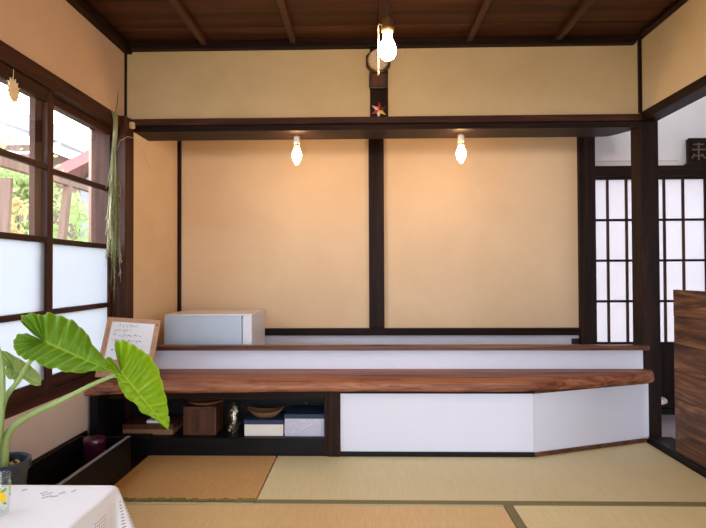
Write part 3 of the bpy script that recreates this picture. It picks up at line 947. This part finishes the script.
# ------------------------------------------------------------------ lamps
def beam_lamp(x, y, ztop, label):
    r = empty('beam_lamp', (x, y, ztop))
    tag(r, label, 'lamp', 'bare bulbs under the beam')
    MB().lathe([(0.022, ztop - 0.006), (0.022, ztop)], (x, y, 0), 20).build('plate', 'brass', r, smooth='auto')
    MB().lathe([(0.0185, ztop - 0.052), (0.0205, ztop - 0.048), (0.0205, ztop - 0.014), (0.017, ztop - 0.0065)], (x, y, 0), 20).build('socket', 'porcelain', r, smooth='auto')
    MB().lathe([(0.0135, ztop - 0.066), (0.0145, ztop - 0.0525)], (x, y, 0), 16).build('screw_base', 'brass', r, smooth='auto')
    pr = [(0.001, -0.182), (0.008, -0.178), (0.014, -0.168), (0.023, -0.152), (0.029, -0.136), (0.0305, -0.123), (0.028, -0.108), (0.021, -0.088), (0.0155, -0.074), (0.0138, -0.0665)]
    MB().lathe([(a, ztop + b) for a, b in pr], (x, y, 0), 16).build('bulb', 'bulb_beam', r, smooth=True)


beam_lamp(-0.427, 3.325, 1.860, 'bare bulb in white socket under the beam, left one')
beam_lamp(0.605, 3.325, 1.860, 'bare bulb in white socket under the beam, right one')

px, pyy = 0.085, 1.9
pd = empty('pendant_lamp', (px, pyy, 2.402))
tag(pd, 'bare round bulb hanging on a cord from the ceiling', 'lamp')
MB().lathe([(0.03, 2.358), (0.035, 2.365), (0.035, 2.3715)], (px, pyy, 0), 20).build('ceiling_rose', 'porcelain', pd, smooth='auto')
for ph_ in (0, math.pi):
    MB().tube([(px + 0.0028 * math.cos(i * 0.55 + ph_), pyy + 0.0028 * math.sin(i * 0.55 + ph_), 2.36 - (2.36 - 1.918) * i / 90) for i in range(91)], 0.0028, 6).build('cord', 'cord', pd, smooth=True)
MB().lathe([(0.020, 1.862), (0.023, 1.866), (0.023, 1.882), (0.020, 1.886), (0.020, 1.900), (0.016, 1.912), (0.006, 1.919)], (px, pyy, 0), 20).build('socket', 'brass', pd, smooth='auto')
pr = [(0.001, 1.762), (0.014, 1.765), (0.023, 1.772), (0.029, 1.783), (0.0315, 1.795), (0.030, 1.808), (0.025, 1.823), (0.018, 1.838), (0.015, 1.850), (0.0145, 1.861)]
MB().lathe(pr, (px, pyy, 0), 18).build('bulb', 'bulb_pendant', pd, smooth=True)
MB().tube([(px - 0.02, pyy, 1.890), (px - 0.030, pyy, 1.893), (px - 0.0335, pyy, 1.886)], 0.003, 6).build('switch_arm', 'brass', pd)
MB().tube([(px - 0.0335, pyy, 1.886), (px - 0.034, pyy, 1.72)], 0.0024, 6).build('pull_cord', 'offwhite', pd)
MB().lathe([(0.001, 1.706), (0.0045, 1.709), (0.005, 1.716), (0.003, 1.7215)], (px - 0.034, pyy, 0), 10).build('pull_knob', 'brass', pd, smooth=True)

# ------------------------------------------------------------------ clock and paper star on the upper post
cy = Y1 - 0.013
ck = empty('wall_clock', (0.084, cy, 2.10))
tag(ck, 'old octagonal wall clock with pendulum box on the upper post', 'clock')
oc = lambda r, a0=math.pi / 8: [(0.084 + r * math.cos(a0 + i * math.pi / 4), 2.262 + r * math.sin(a0 + i * math.pi / 4)) for i in range(8)]
MB().prism(oc(0.078), cy - 0.045, cy, 'y').build('case', 'clockcase', ck, bevel=0.005)
dial = MB().lathe([(0.060, cy - 0.050), (0.060, cy - 0.0455)], (0.084, 0, 2.262), 40, 'y').build('dial', 'dial', ck)
rg = MB().tube([(0.084 + 0.061 * math.cos(2 * math.pi * i / 40), cy - 0.049, 2.262 + 0.061 * math.sin(2 * math.pi * i / 40)) for i in range(41)], 0.004, 6).build('bezel', 'brass', dial, smooth=True)
nm = MB()
for i in range(12):
    a = math.pi / 6 * i
    nm.bar((0.084 + 0.043 * math.sin(a), cy - 0.0505, 2.262 + 0.043 * math.cos(a)), (0.084 + 0.054 * math.sin(a), cy - 0.0505, 2.262 + 0.054 * math.cos(a)), 0.001, 0.005, (0, 1, 0))
nm.build('hour_marks', 'clockcase', dial)['kind'] = 'stuff'
MB().bar((0.084, cy - 0.052, 2.262), (0.084 - 0.024, cy - 0.052, 2.262 - 0.016), 0.001, 0.004, (0, 1, 0)).build('hour_hand', 'black', dial)
MB().bar((0.084, cy - 0.0535, 2.262), (0.084 - 0.012, cy - 0.0535, 2.262 + 0.046), 0.001, 0.003, (0, 1, 0)).build('minute_hand', 'black', dial)
pbox = MB().prism([(0.030, 2.105), (0.045, 2.096), (0.123, 2.096), (0.138, 2.105), (0.138, 2.1885), (0.030, 2.1885)], cy - 0.04, cy, 'y').build('pendulum_box', 'clockcase', ck, bevel=0.004)
MB().box(0.046, 0.122, cy - 0.042, cy - 0.04, 2.112, 2.180).build('pendulum_window', 'brownbox', pbox)

sr = empty('paper_star', (0.088, cy, 1.972))
tag(sr, 'small folded paper star in red, white and yellow on the upper post', 'ornament')
for i, mt in enumerate(('red', 'brownpaper', 'yellow', 'offwhite', 'red', 'offwhite')):
    a = math.pi / 3 * i + 0.08
    d = Vector((math.sin(a), 0, math.cos(a))); s2 = Vector((math.cos(a), 0, -math.sin(a)))
    c0 = Vector((0.088, cy - 0.003, 1.975))
    tip, l_, r_, top = c0 + d * 0.052, c0 + d * 0.014 - s2 * 0.013, c0 + d * 0.014 + s2 * 0.013, c0 + d * 0.014 + Vector((0, -0.013, 0))
    MB().add([c0, l_, tip, r_, top], [(0, 1, 4), (1, 2, 4), (2, 3, 4), (3, 0, 4), (0, 3, 2, 1)]).build('point', mt, sr)

# ------------------------------------------------------------------ dried grass hanging by the corner post
gr = empty('dried_grass_bundle', (-1.425, 2.99, 1.9))
tag(gr, 'bundle of dried greenish grass hanging beside the window corner post', 'dried plant')
r5 = random.Random(11)
gx, gy = -1.425, 2.985
MB().tube([(gx, gy, 1.915), (gx + 0.004, gy - 0.003, 1.80), (gx, gy - 0.01, 1.72)], [0.014, 0.013, 0.012], 8).build('stem_bundle', 'drypale', gr, smooth=True)
for mtn, cnt in (('drygreen', 46), ('drypale', 40)):
    b = MB()
    for i in range(cnt):
        a = r5.uniform(0, 2 * math.pi); sp = r5.uniform(0.2, 1)
        L_ = r5.uniform(0.25, 0.62) if r5.random() < 0.85 else r5.uniform(0.7, 0.92)
        z0 = r5.uniform(1.62, 1.78)
        ex, ey = 0.028 * sp * math.cos(a) + 0.008, 0.075 * sp * math.sin(a) - 0.02
        pts = [(gx + 0.008 * math.cos(a), gy - 0.008 + 0.008 * math.sin(a), z0)]
        for t in (0.25, 0.55, 0.8, 1.0):
            pts.append((gx + ex * t ** 0.7 + r5.uniform(-.003, .003), gy - 0.01 + ey * t ** 0.8, z0 - L_ * t))
        b.tube(pts, [0.002, 0.0022, 0.003, 0.0025, 0.0006], 4)
        for q in range(5):       # seed heads
            t = r5.uniform(0.4, 0.9); p = Vector(pts[2]).lerp(Vector(pts[4]), t)
            b.bar(p, p + Vector((r5.uniform(-.01, .012), r5.uniform(-.016, .012), -0.03)), 0.003, 0.0025, (1, 0, 0.1))
    o = b.build('blades', mtn, gr); o['kind'] = 'stuff'
MB().tube([(gx, gy, 1.90), (gx + 0.005, gy + 0.02, 1.99), (gx + 0.004, gy + 0.03, 2.06)], [0.003, 0.003, 0.0015], 5).build('twig', 'drygreen', gr)
MB().tube([(gx, gy - 0.02, 1.88), (gx - 0.004, gy - 0.06, 1.97), (gx - 0.004, gy - 0.075, 1.985), (gx - 0.004, gy - 0.09, 1.975)], 0.0014, 5).build('hook_wire', 'drypale', gr)
MB().tube([(gx, gy, 1.68), (gx + 0.03, gy, 1.755), (gx + 0.075, gy, 1.778), (gx + 0.115, gy, 1.768), (gx + 0.155, gy, 1.72), (gx + 0.195, gy, 1.60)], [0.0014, 0.0014, 0.0014, 0.0014, 0.0012, 0.0006], 5).build('loose_straw', 'drypale', gr)
hb = empty('wooden_tag', (-1.395, 3.155, 1.87))
tag(hb, 'small cream wooden tag tied to the beam end by the window corner', 'tag')
MB().box(-1.412, -1.385, 3.135, 3.163, 1.868, 1.908).build('block', 'straw', hb, bevel=0.005)
MB().tube([(-1.40, 3.15, 1.906), (-1.405, 3.152, 1.93), (-1.412, 3.15, 1.935)], 0.002, 5).build('string', 'cord', hb)

# ------------------------------------------------------------------ low table, cloth, glass
tb = empty('low_table', (-0.97, 0.96, 0.0))
tag(tb, 'low wooden table hidden under the white cloth', 'table')
MB().box(-1.29, -0.652, 0.57, 1.358, 0.415, 0.4455).build('table_top', 'brownbox', tb)
for xx in (-1.26, -0.72):
    for yy in (0.60, 1.29):
        MB().box(xx, xx + 0.04, yy, yy + 0.04, 0.001, 0.415).build('leg', 'brownbox', tb)

cx0, cx1, cy0, cy1 = -1.30, -0.640, 0.56, 1.370
per, R = [], 0.022
for (ccx, ccy, a0) in ((cx1 - R, cy1 - R, 0), (cx0 + R, cy1 - R, 90), (cx0 + R, cy0 + R, 180), (cx1 - R, cy0 + R, 270)):
    for q in range(7):
        a = math.radians(a0 + q * 15)
        per.append((ccx + R * math.cos(a), ccy + R * math.sin(a), math.cos(a), math.sin(a)))
dense = []
for i in range(len(per)):
    p, q = per[i], per[(i + 1) % len(per)]
    d = math.hypot(q[0] - p[0], q[1] - p[1]); k = max(1, int(d / 0.016))
    for j in range(k):
        t = j / k
        dense.append(tuple(p[m_] + (q[m_] - p[m_]) * t for m_ in range(4)))
nP = len(dense)
mcx, mcy = (cx0 + cx1) / 2, (cy0 + cy1) / 2
cb = MB(); cb.uv = []
rows = [('in', f) for f in (0.0, 0.25, 0.5, 0.75, 0.9, 0.97)] + [('rim', 0)] + [('dn', h) for h in (0.006, 0.02, 0.05, 0.09, 0.13, 0.17, 0.21, 0.24)]
arc = 0.0
for kind, h in rows:
    arc = 0.0
    for i, (x, y, nx, ny) in enumerate(dense):
        if i: arc += math.hypot(x - dense[i - 1][0], y - dense[i - 1][1])
        if kind == 'in':
            f = 0.001 + 0.999 * h
            xx, yy = mcx + (x - mcx) * f * 0.994, mcy + (y - mcy) * f * 0.994
            cb.v.append(Vector((xx, yy, 0.450 + 0.0006 * math.sin(xx * 37) * math.sin(yy * 29)))); cb.uv.append((arc, 0.0))
        elif kind == 'rim':
            cb.v.append(Vector((x, y, 0.4485))); cb.uv.append((arc, 0.0))
        else:
            corner = abs(nx * ny) * 2
            fl = 0.004 + h * (0.05 + 0.30 * corner) + 0.014 * (h / 0.24) * math.sin(arc * 34)
            cb.v.append(Vector((x + nx * fl, y + ny * fl, 0.4485 - h))); cb.uv.append((arc, h))
for r_i in range(len(rows) - 1):
    for i in range(nP):
        j = (i + 1) % nP
        cb.f.append((r_i * nP + i, r_i * nP + j, (r_i + 1) * nP + j, (r_i + 1) * nP + i))
cloth = empty('tablecloth', (mcx, mcy, 0.449))
tag(cloth, 'white lace edged cloth draped over the low table at front left', 'tablecloth')
co = cb.build('cloth', 'cloth', cloth, smooth=True)
em = MB()
for (a, b, c, d) in ((-0.80, 1.30, -0.785, 1.318), (-0.792, 1.285, -0.775, 1.30), (-0.765, 1.31, -0.755, 1.322), (-0.772, 1.292, -0.76, 1.30), (-0.74, 1.325, -0.735, 1.335), (-0.81, 1.31, -0.802, 1.325), (-0.87, 1.33, -0.862, 1.338)):
    em.bar((a, b, 0.4511), (c, d, 0.4511), 0.004, 0.0012)
em.build('embroidery', 'thread', cloth)['kind'] = 'stuff'  # a few small grey dashes on the cloth top

tu = empty('drinking_glass', (-0.838, 1.2, 0.4515))
tag(tu, 'clear drinking glass with lemon print on the white cloth', 'glass')
gx, gy, gz = -0.842, 1.2, 0.4515
tumb = MB().lathe([(0.021, 0), (0.0235, 0.003), (0.0265, 0.086), (0.0258, 0.0875), (0.025, 0.086), (0.0222, 0.008), (0.015, 0.007)], (gx, gy, gz), 32).build('tumbler', 'clear', tu, smooth='auto')


def decal(a0, z0, ra, rz, mat, name, tilt=0.0):
    # a small printed patch that follows the glass
    b = MB(); vs = []
    vs.append((a0, z0))
    for i in range(16):
        t = 2 * math.pi * i / 16
        u, v = ra * math.cos(t), rz * math.sin(t)
        vs.append((a0 + (u * math.cos(tilt) - v * math.sin(tilt)) / 0.026, z0 + u * math.sin(tilt) + v * math.cos(tilt)))
    pts = []
    for a, z in vs:
        r = 0.0236 + 0.003 * (z / 0.083) + 0.0006
        pts.append((gx + r * math.cos(a), gy + r * math.sin(a), gz + z))
    b.add(pts, [(0, i + 1, (i + 1) % 16 + 1) for i in range(16)]).build(name, mat, tumb)


for a0, z0 in ((-0.55, 0.042), (-1.75, 0.03), (0.7, 0.05), (2.2, 0.04), (3.6, 0.045)):
    decal(a0, z0, 0.0085, 0.012, 'lemon', 'lemon_print', 0.3)
    decal(a0 + 0.1, z0 + 0.0155, 0.007, 0.0035, 'leafprint', 'leaf_print', 0.4)
    decal(a0 + 0.2, z0 - 0.0145, 0.005, 0.003, 'leafprint', 'leaf_print', -0.5)

# ------------------------------------------------------------------ plant
PX, PY = -1.183, 1.70
stl = empty('plant_stool', (PX, PY, 0.0))
tag(stl, 'small dark wooden stool under the navy plant pot', 'stool')
MB().lathe([(0.10, 0.16), (0.10, 0.18)], (PX, PY, 0), 24).build('seat', 'brownbox', stl)
for a in (45, 135, 225, 315):
    ca, sa = math.cos(math.radians(a)), math.sin(math.radians(a))
    MB().tube([(PX + 0.07 * ca, PY + 0.07 * sa, 0.16), (PX + 0.09 * ca, PY + 0.09 * sa, 0.0005)], 0.012, 8).build('leg', 'brownbox', stl)

plant = empty('potted_alocasia', (PX, PY, 0.1805))
tag(plant, 'potted elephant ear plant with big green leaves in a navy pot', 'plant')
MB().lathe([(0.055, 0.1805), (0.06, 0.185), (0.078, 0.36), (0.086, 0.364), (0.087, 0.392), (0.080, 0.396), (0.074, 0.39), (0.072, 0.35)], (PX, PY, 0), 40, cap1=False).build('pot', 'pot', plant, smooth='auto')
MB().lathe([(0.072, 0.362), (0.05, 0.368), (0.02, 0.372), (0.001, 0.373)], (PX, PY, 0), 24).build('soil', 'soil', plant, smooth=True)
soil = bpy.data.objects[[o.name for o in plant.children if o.name.startswith('soil')][0]]
r6 = random.Random(3)
gvl = MB()
for i in range(60):
    a, r = r6.uniform(0, 6.283), 0.066 * math.sqrt(r6.random())
    c0 = (PX + r * math.cos(a), PY + r * math.sin(a), 0.371); q = r6.uniform(0.003, 0.006)
    gvl.lathe([(0.0005, -q), (q, 0), (0.0005, q)], c0, 6)
o = gvl.build('gravel', 'straw', soil); o['kind'] = 'stuff'


def spline(pts, n):
    P = [Vector(p) for p in pts]
    P = [P[0] * 2 - P[1]] + P + [P[-1] * 2 - P[-2]]
    out = []
    segs = len(P) - 3
    for i in range(n + 1):
        u = segs * i / n; k = min(int(u), segs - 1); t = u - k
        a, b, c, d = P[k:k + 4]
        out.append(0.5 * ((2 * b) + (c - a) * t + (2 * a - 5 * b + 4 * c - d) * t * t + (3 * b - a - 3 * c + d) * t ** 3))
    return out


def leaf(A, T, Nn, upper, lower, mat, lobe_u, lobe_l, nv_u, nv_l, name='leaf', droop=0.05, fold=0.12, quilt=0.075, wave=0.03):
    """blade ruled from the midrib to each margin; veins follow the rulings"""
    A, T, Nn = Vector(A), Vector(T), Vector(Nn).normalized()
    e1 = (T - A); L = e1.length; e1.normalize()
    e2 = Nn.cross(e1).normalized()
    me_v, me_f, vein = [], [], []
    NT, NS = 84, 12
    for side, (edge, lobe, nv) in enumerate(((upper, lobe_u, nv_u), (lower, lobe_l, nv_l))):
        pts = [(0.0, 0.0)] + list(edge) + [(1.0, 0.0)]
        cur = spline([(p[0], p[1], 0) for p in pts], NT)
        base = len(me_v)
        for i, c in enumerate(cur):
            t = i / NT
            m = 0.0 if t < lobe else ((t - lobe) / (1 - lobe)) ** 1.15
            ph = t * nv
            fr_ = abs(ph - round(ph))                 # 0 on a vein, 0.5 midway
            sc_ = 1 + 0.045 * (math.sin(fr_ * math.pi) - 0.6) * (1 if 0.06 < t < 0.97 else 0)
            c = Vector((m + (c.x - m) * sc_, c.y * sc_, 0))
            for j in range(NS + 1):
                s = j / NS
                u = m + (c.x - m) * s; v = c.y * s
                bul = math.sin(min(1, s * 1.02) * math.pi) ** 0.7
                h = fold * abs(v) - droop * (u * u) - 0.10 * s * s * abs(c.y) + quilt * (math.sin(fr_ * math.pi) ** 0.8) * bul * min(1.0, math.hypot(c.x - m, c.y) / 0.35)
                h += wave * (s ** 3) * math.sin(ph * 2 * math.pi + side)
                me_v.append(A + e1 * (u * L) + e2 * (v * L) + Nn * (h * L))
                vv = max(0.0, 1 - fr_ / (0.07 + 0.03 * (1 - s))) * (1 - 0.45 * s)
                if s < 0.05: vv = 1.0 if m < 1 else 0
                if s > 0.97: vv = max(vv, 0.6)
                vein.append(min(1.0, vv))
        for i in range(NT):
            for j in range(NS):
                a = base + i * (NS + 1) + j
                q = (a, a + 1, a + NS + 2, a + NS + 1)
                me_f.append(q if side else q[::-1])
    b = MB(); b.v = me_v; b.f = me_f
    o = b.build(name, mat, plant, smooth=True, fix=False)
    at = o.data.attributes.new('vein', 'FLOAT', 'POINT')
    at.data.foreach_set('value', vein)
    return o


up1 = [(-0.092, 0.027), (-0.183, 0.031), (-0.294, 0.064), (-0.421, 0.109), (-0.477, 0.147), (-0.484, 0.226), (-0.376, 0.305), (-0.284, 0.323), (-0.19, 0.403), (-0.009, 0.425), (0.15, 0.436), (0.32, 0.385), (0.457, 0.337), (0.607, 0.23), (0.857, 0.13)]
lo1 = [(-0.109, 0.009), (-0.257, 0.012), (-0.366, -0.04), (-0.369, -0.136), (-0.325, -0.209), (-0.239, -0.276), (-0.144, -0.308), (-0.029, -0.309), (0.061, -0.283), (0.199, -0.306), (0.365, -0.264), (0.561, -0.236), (0.793, -0.113)]
leaf((-1.053, 1.72, 0.774), (-0.844, 1.731, 0.679), (0.252, -0.855, 0.453), up1, lo1, 'leaf', 0.55, 0.52, 15, 14, droop=0.0)
up2 = [(-0.101, 0.055), (-0.222, 0.109), (-0.353, 0.153), (-0.397, 0.19), (-0.343, 0.275), (-0.204, 0.34), (-0.069, 0.375), (0.071, 0.406), (0.291, 0.377), (0.497, 0.292), (0.684, 0.213), (0.828, 0.129), (0.93, 0.07)]
lo2 = [(-0.156, 0.014), (-0.268, 0.013), (-0.279, -0.064), (-0.187, -0.107), (-0.098, -0.10), (-0.04, -0.075), (0.041, -0.09), (0.146, -0.125), (0.32, -0.142), (0.458, -0.102), (0.585, -0.115), (0.71, -0.06), (0.873, -0.025)]
leaf((-0.863, 1.86, 0.647), (-0.689, 1.843, 0.451), (0.255, -0.917, 0.306), up2, lo2, 'leaf_bright', 0.45, 0.42, 15, 13, droop=0.0)
up3 = [(-0.36, -0.038), (-0.743, 0.071), (-0.812, 0.304), (-0.515, 0.374), (0.071, 0.365), (0.332, 0.357), (0.793, 0.216)]
lo3 = [(-0.223, -0.02), (-0.146, -0.211), (0.098, -0.31), (0.244, -0.236), (0.342, -0.10), (0.61, -0.12), (0.844, -0.11)]
leaf((-1.208, 1.80, 0.669), (-1.118, 1.806, 0.616), (0.348, -0.795, 0.497), up3, lo3, 'leaf_pale', 0.55, 0.4, 9, 7, wave=0.03)
up4 = [(-0.2, 0.05), (-0.42, 0.12), (-0.4, 0.25), (-0.1, 0.40), (0.25, 0.38), (0.6, 0.22), (0.85, 0.1)]
leaf((-1.265, 1.64, 0.93), (-1.40, 1.56, 0.87), (0.2, -0.7, 0.65), up4, [(a, -b) for a, b in up4], 'leaf', 0.45, 0.45, 12, 12)


def stalk(pts, r0, r1):
    p = spline(pts, 24)
    MB().tube(p, [r0 + (r1 - r0) * i / 24 for i in range(25)], 10).build('stalk', 'petiole', plant, smooth=True)


stalk([(PX - 0.01, PY + 0.01, 0.365), (-1.205, 1.73, 0.50), (-1.193, 1.735, 0.585), (-1.15, 1.74, 0.647), (-1.117, 1.74, 0.702), (-1.055, 1.728, 0.770)], 0.011, 0.006)
stalk([(PX + 0.005, PY + 0.01, 0.365), (-1.19, 1.74, 0.46), (-1.133, 1.75, 0.518), (-1.045, 1.78, 0.562), (-0.95, 1.83, 0.612), (-0.868, 1.868, 0.645)], 0.0135, 0.006)
stalk([(PX - 0.02, PY + 0.03, 0.365), (-1.25, 1.79, 0.53), (-1.225, 1.83, 0.61), (-1.209, 1.80, 0.668)], 0.007, 0.004)
stalk([(PX - 0.01, PY - 0.02, 0.365), (-1.171, 1.685, 0.55), (-1.180, 1.685, 0.75), (-1.263, 1.645, 0.928)], 0.010, 0.006)

# ------------------------------------------------------------------ garden seen through the window
po = tag(box('garden_post', 'weathered_pale', -2.22, -2.10, 4.20, 4.30, -0.55, 2.9, bevel=0.006), 'thick weathered wooden post just outside the window', 'post')
rl = empty('garden_rail', (-2.38, 3.9, -0.55))
tag(rl, 'thin weathered wooden rail frame outside the window', 'rail')
MB().box(-2.40, -2.35, 3.25, 4.9, 1.70, 1.765).build('top_rail', 'weathered', rl)
MB().bar((-2.375, 4.18, 1.70), (-2.40, 4.02, 0.6), 0.05, 0.05, (0, 1, 0)).build('brace', 'weathered', rl)
MB().box(-2.40, -2.35, 4.84, 4.90, -0.55, 1.70).build('upright', 'weathered', rl)
MB().box(-2.40, -2.35, 3.25, 3.31, -0.55, 1.70).build('upright', 'weathered', rl)
lp = tag(MB().bar((-2.52, 3.46, -0.55), (-2.50, 3.62, 1.66), 0.10, 0.03, (0, 1, 0)).build('leaning_board', 'weathered'), 'grey board leaning outside the near window sash', 'board')
nh = empty('neighbour_house', (-4.3, 9.5, -0.55))
tag(nh, 'neighbouring house with dull red gable edge beyond the garden', 'house')
MB().box(-5.0, -3.0, 9.2, 12, -0.55, 2.62).build('wall', 'roofgrey', nh)
MB().prism([(-5.3, 2.56), (-4.0, 3.19), (-4.0, 3.39), (-5.3, 2.76)], 8.8, 12.3, 'y').build('roof_slope', 'roofred', nh)
MB().prism([(-4.0, 3.19), (-2.7, 2.56), (-2.7, 2.76), (-4.0, 3.39)], 8.8, 12.3, 'y').build('roof_slope', 'roofred', nh)
MB().prism([(-5.0, 2.62), (-3.0, 2.62), (-4.0, 3.17)], 9.2, 9.35, 'y').build('gable', 'roofgrey', nh)
sd = empty('garden_shed', (-7.6, 10.5, -0.55))
tag(sd, 'grey roofed shed far left beyond the near window sash', 'shed')
MB().box(-8.6, -6.3, 9.9, 11.6, -0.55, 3.45).build('wall', 'weathered', sd)
MB().prism([(-8.9, 4.55), (-5.7, 3.45), (-5.7, 3.75), (-8.9, 4.95)], 9.5, 12.0, 'y').build('roof', 'roofgrey', sd)
cbp = [(-2.7, 3.35 + 0.09 * i, 1.98 - 0.14 * math.sin(math.pi * i / 14) + 0.012 * i) for i in range(-6, 15)]
tag(MB().tube(cbp, 0.012, 6).build('garden_cable', 'rubber_white', smooth=True), 'thin white cable sagging outside the near window sash', 'cable')  # thin white curved tube beyond the near sash


def tree(name, label, base, h, crown, cnt, mat, seed, size=0.06):
    rr = random.Random(seed)
    t = empty(name, base)
    tag(t, label, 'tree', 'garden trees')
    b = MB().tube([base, (base[0] + 0.05, base[1], base[2] + h * 0.5), (base[0], base[1], base[2] + h)], [0.09, 0.06, 0.03], 8)
    b.build('trunk', 'bark', t)
    for k_ in range(4):
        a = rr.uniform(0, 6.28)
        z = base[2] + h * rr.uniform(0.45, 0.8)
        MB().tube([(base[0], base[1], z), (base[0] + 0.5 * crown[0] * math.cos(a), base[1] + 0.5 * crown[1] * math.sin(a), z + 0.35)], [0.03, 0.012], 6).build('branch', 'bark', t)
    f = MB()
    cl = [(rr.gauss(0, .42), rr.gauss(0, .42), rr.gauss(0, .42)) for _ in range(26)]
    for i in range(cnt):
        q = rr.choice(cl)
        c = Vector((base[0] + crown[0] * (q[0] + rr.gauss(0, .14)), base[1] + crown[1] * (q[1] + rr.gauss(0, .14)), base[2] + h + crown[2] * (q[2] + rr.gauss(0, .14))))
        d = Vector((rr.gauss(0, 1), rr.gauss(0, 1), rr.gauss(0, 1))).normalized() * size * rr.uniform(.6, 1.3)
        s = d.cross(Vector((rr.gauss(0, 1), rr.gauss(0, 1), rr.gauss(0, 1)))).normalized() * d.length * 0.45
        f.add([c - d, c + s, c + d, c - s], [(0, 1, 2, 3)])
    o = f.build('foliage', mat, t, fix=False); o['kind'] = 'stuff'


tree('garden_tree', 'green leafy tree outside the near window sash', (-4.75, 7.1, -0.55), 2.45, (0.75, 0.75, 0.85), 2200, 'tree1', 1)
tree('garden_tree', 'orange tinged tree low behind the leaning board', (-3.15, 4.65, -0.55), 1.85, (0.36, 0.36, 0.5), 700, 'tree2', 2, 0.045)
tree('garden_tree', 'green tree behind the weathered rail by the thick post', (-3.45, 6.3, -0.55), 1.75, (0.5, 0.5, 0.55), 1700, 'tree1', 5, 0.05)
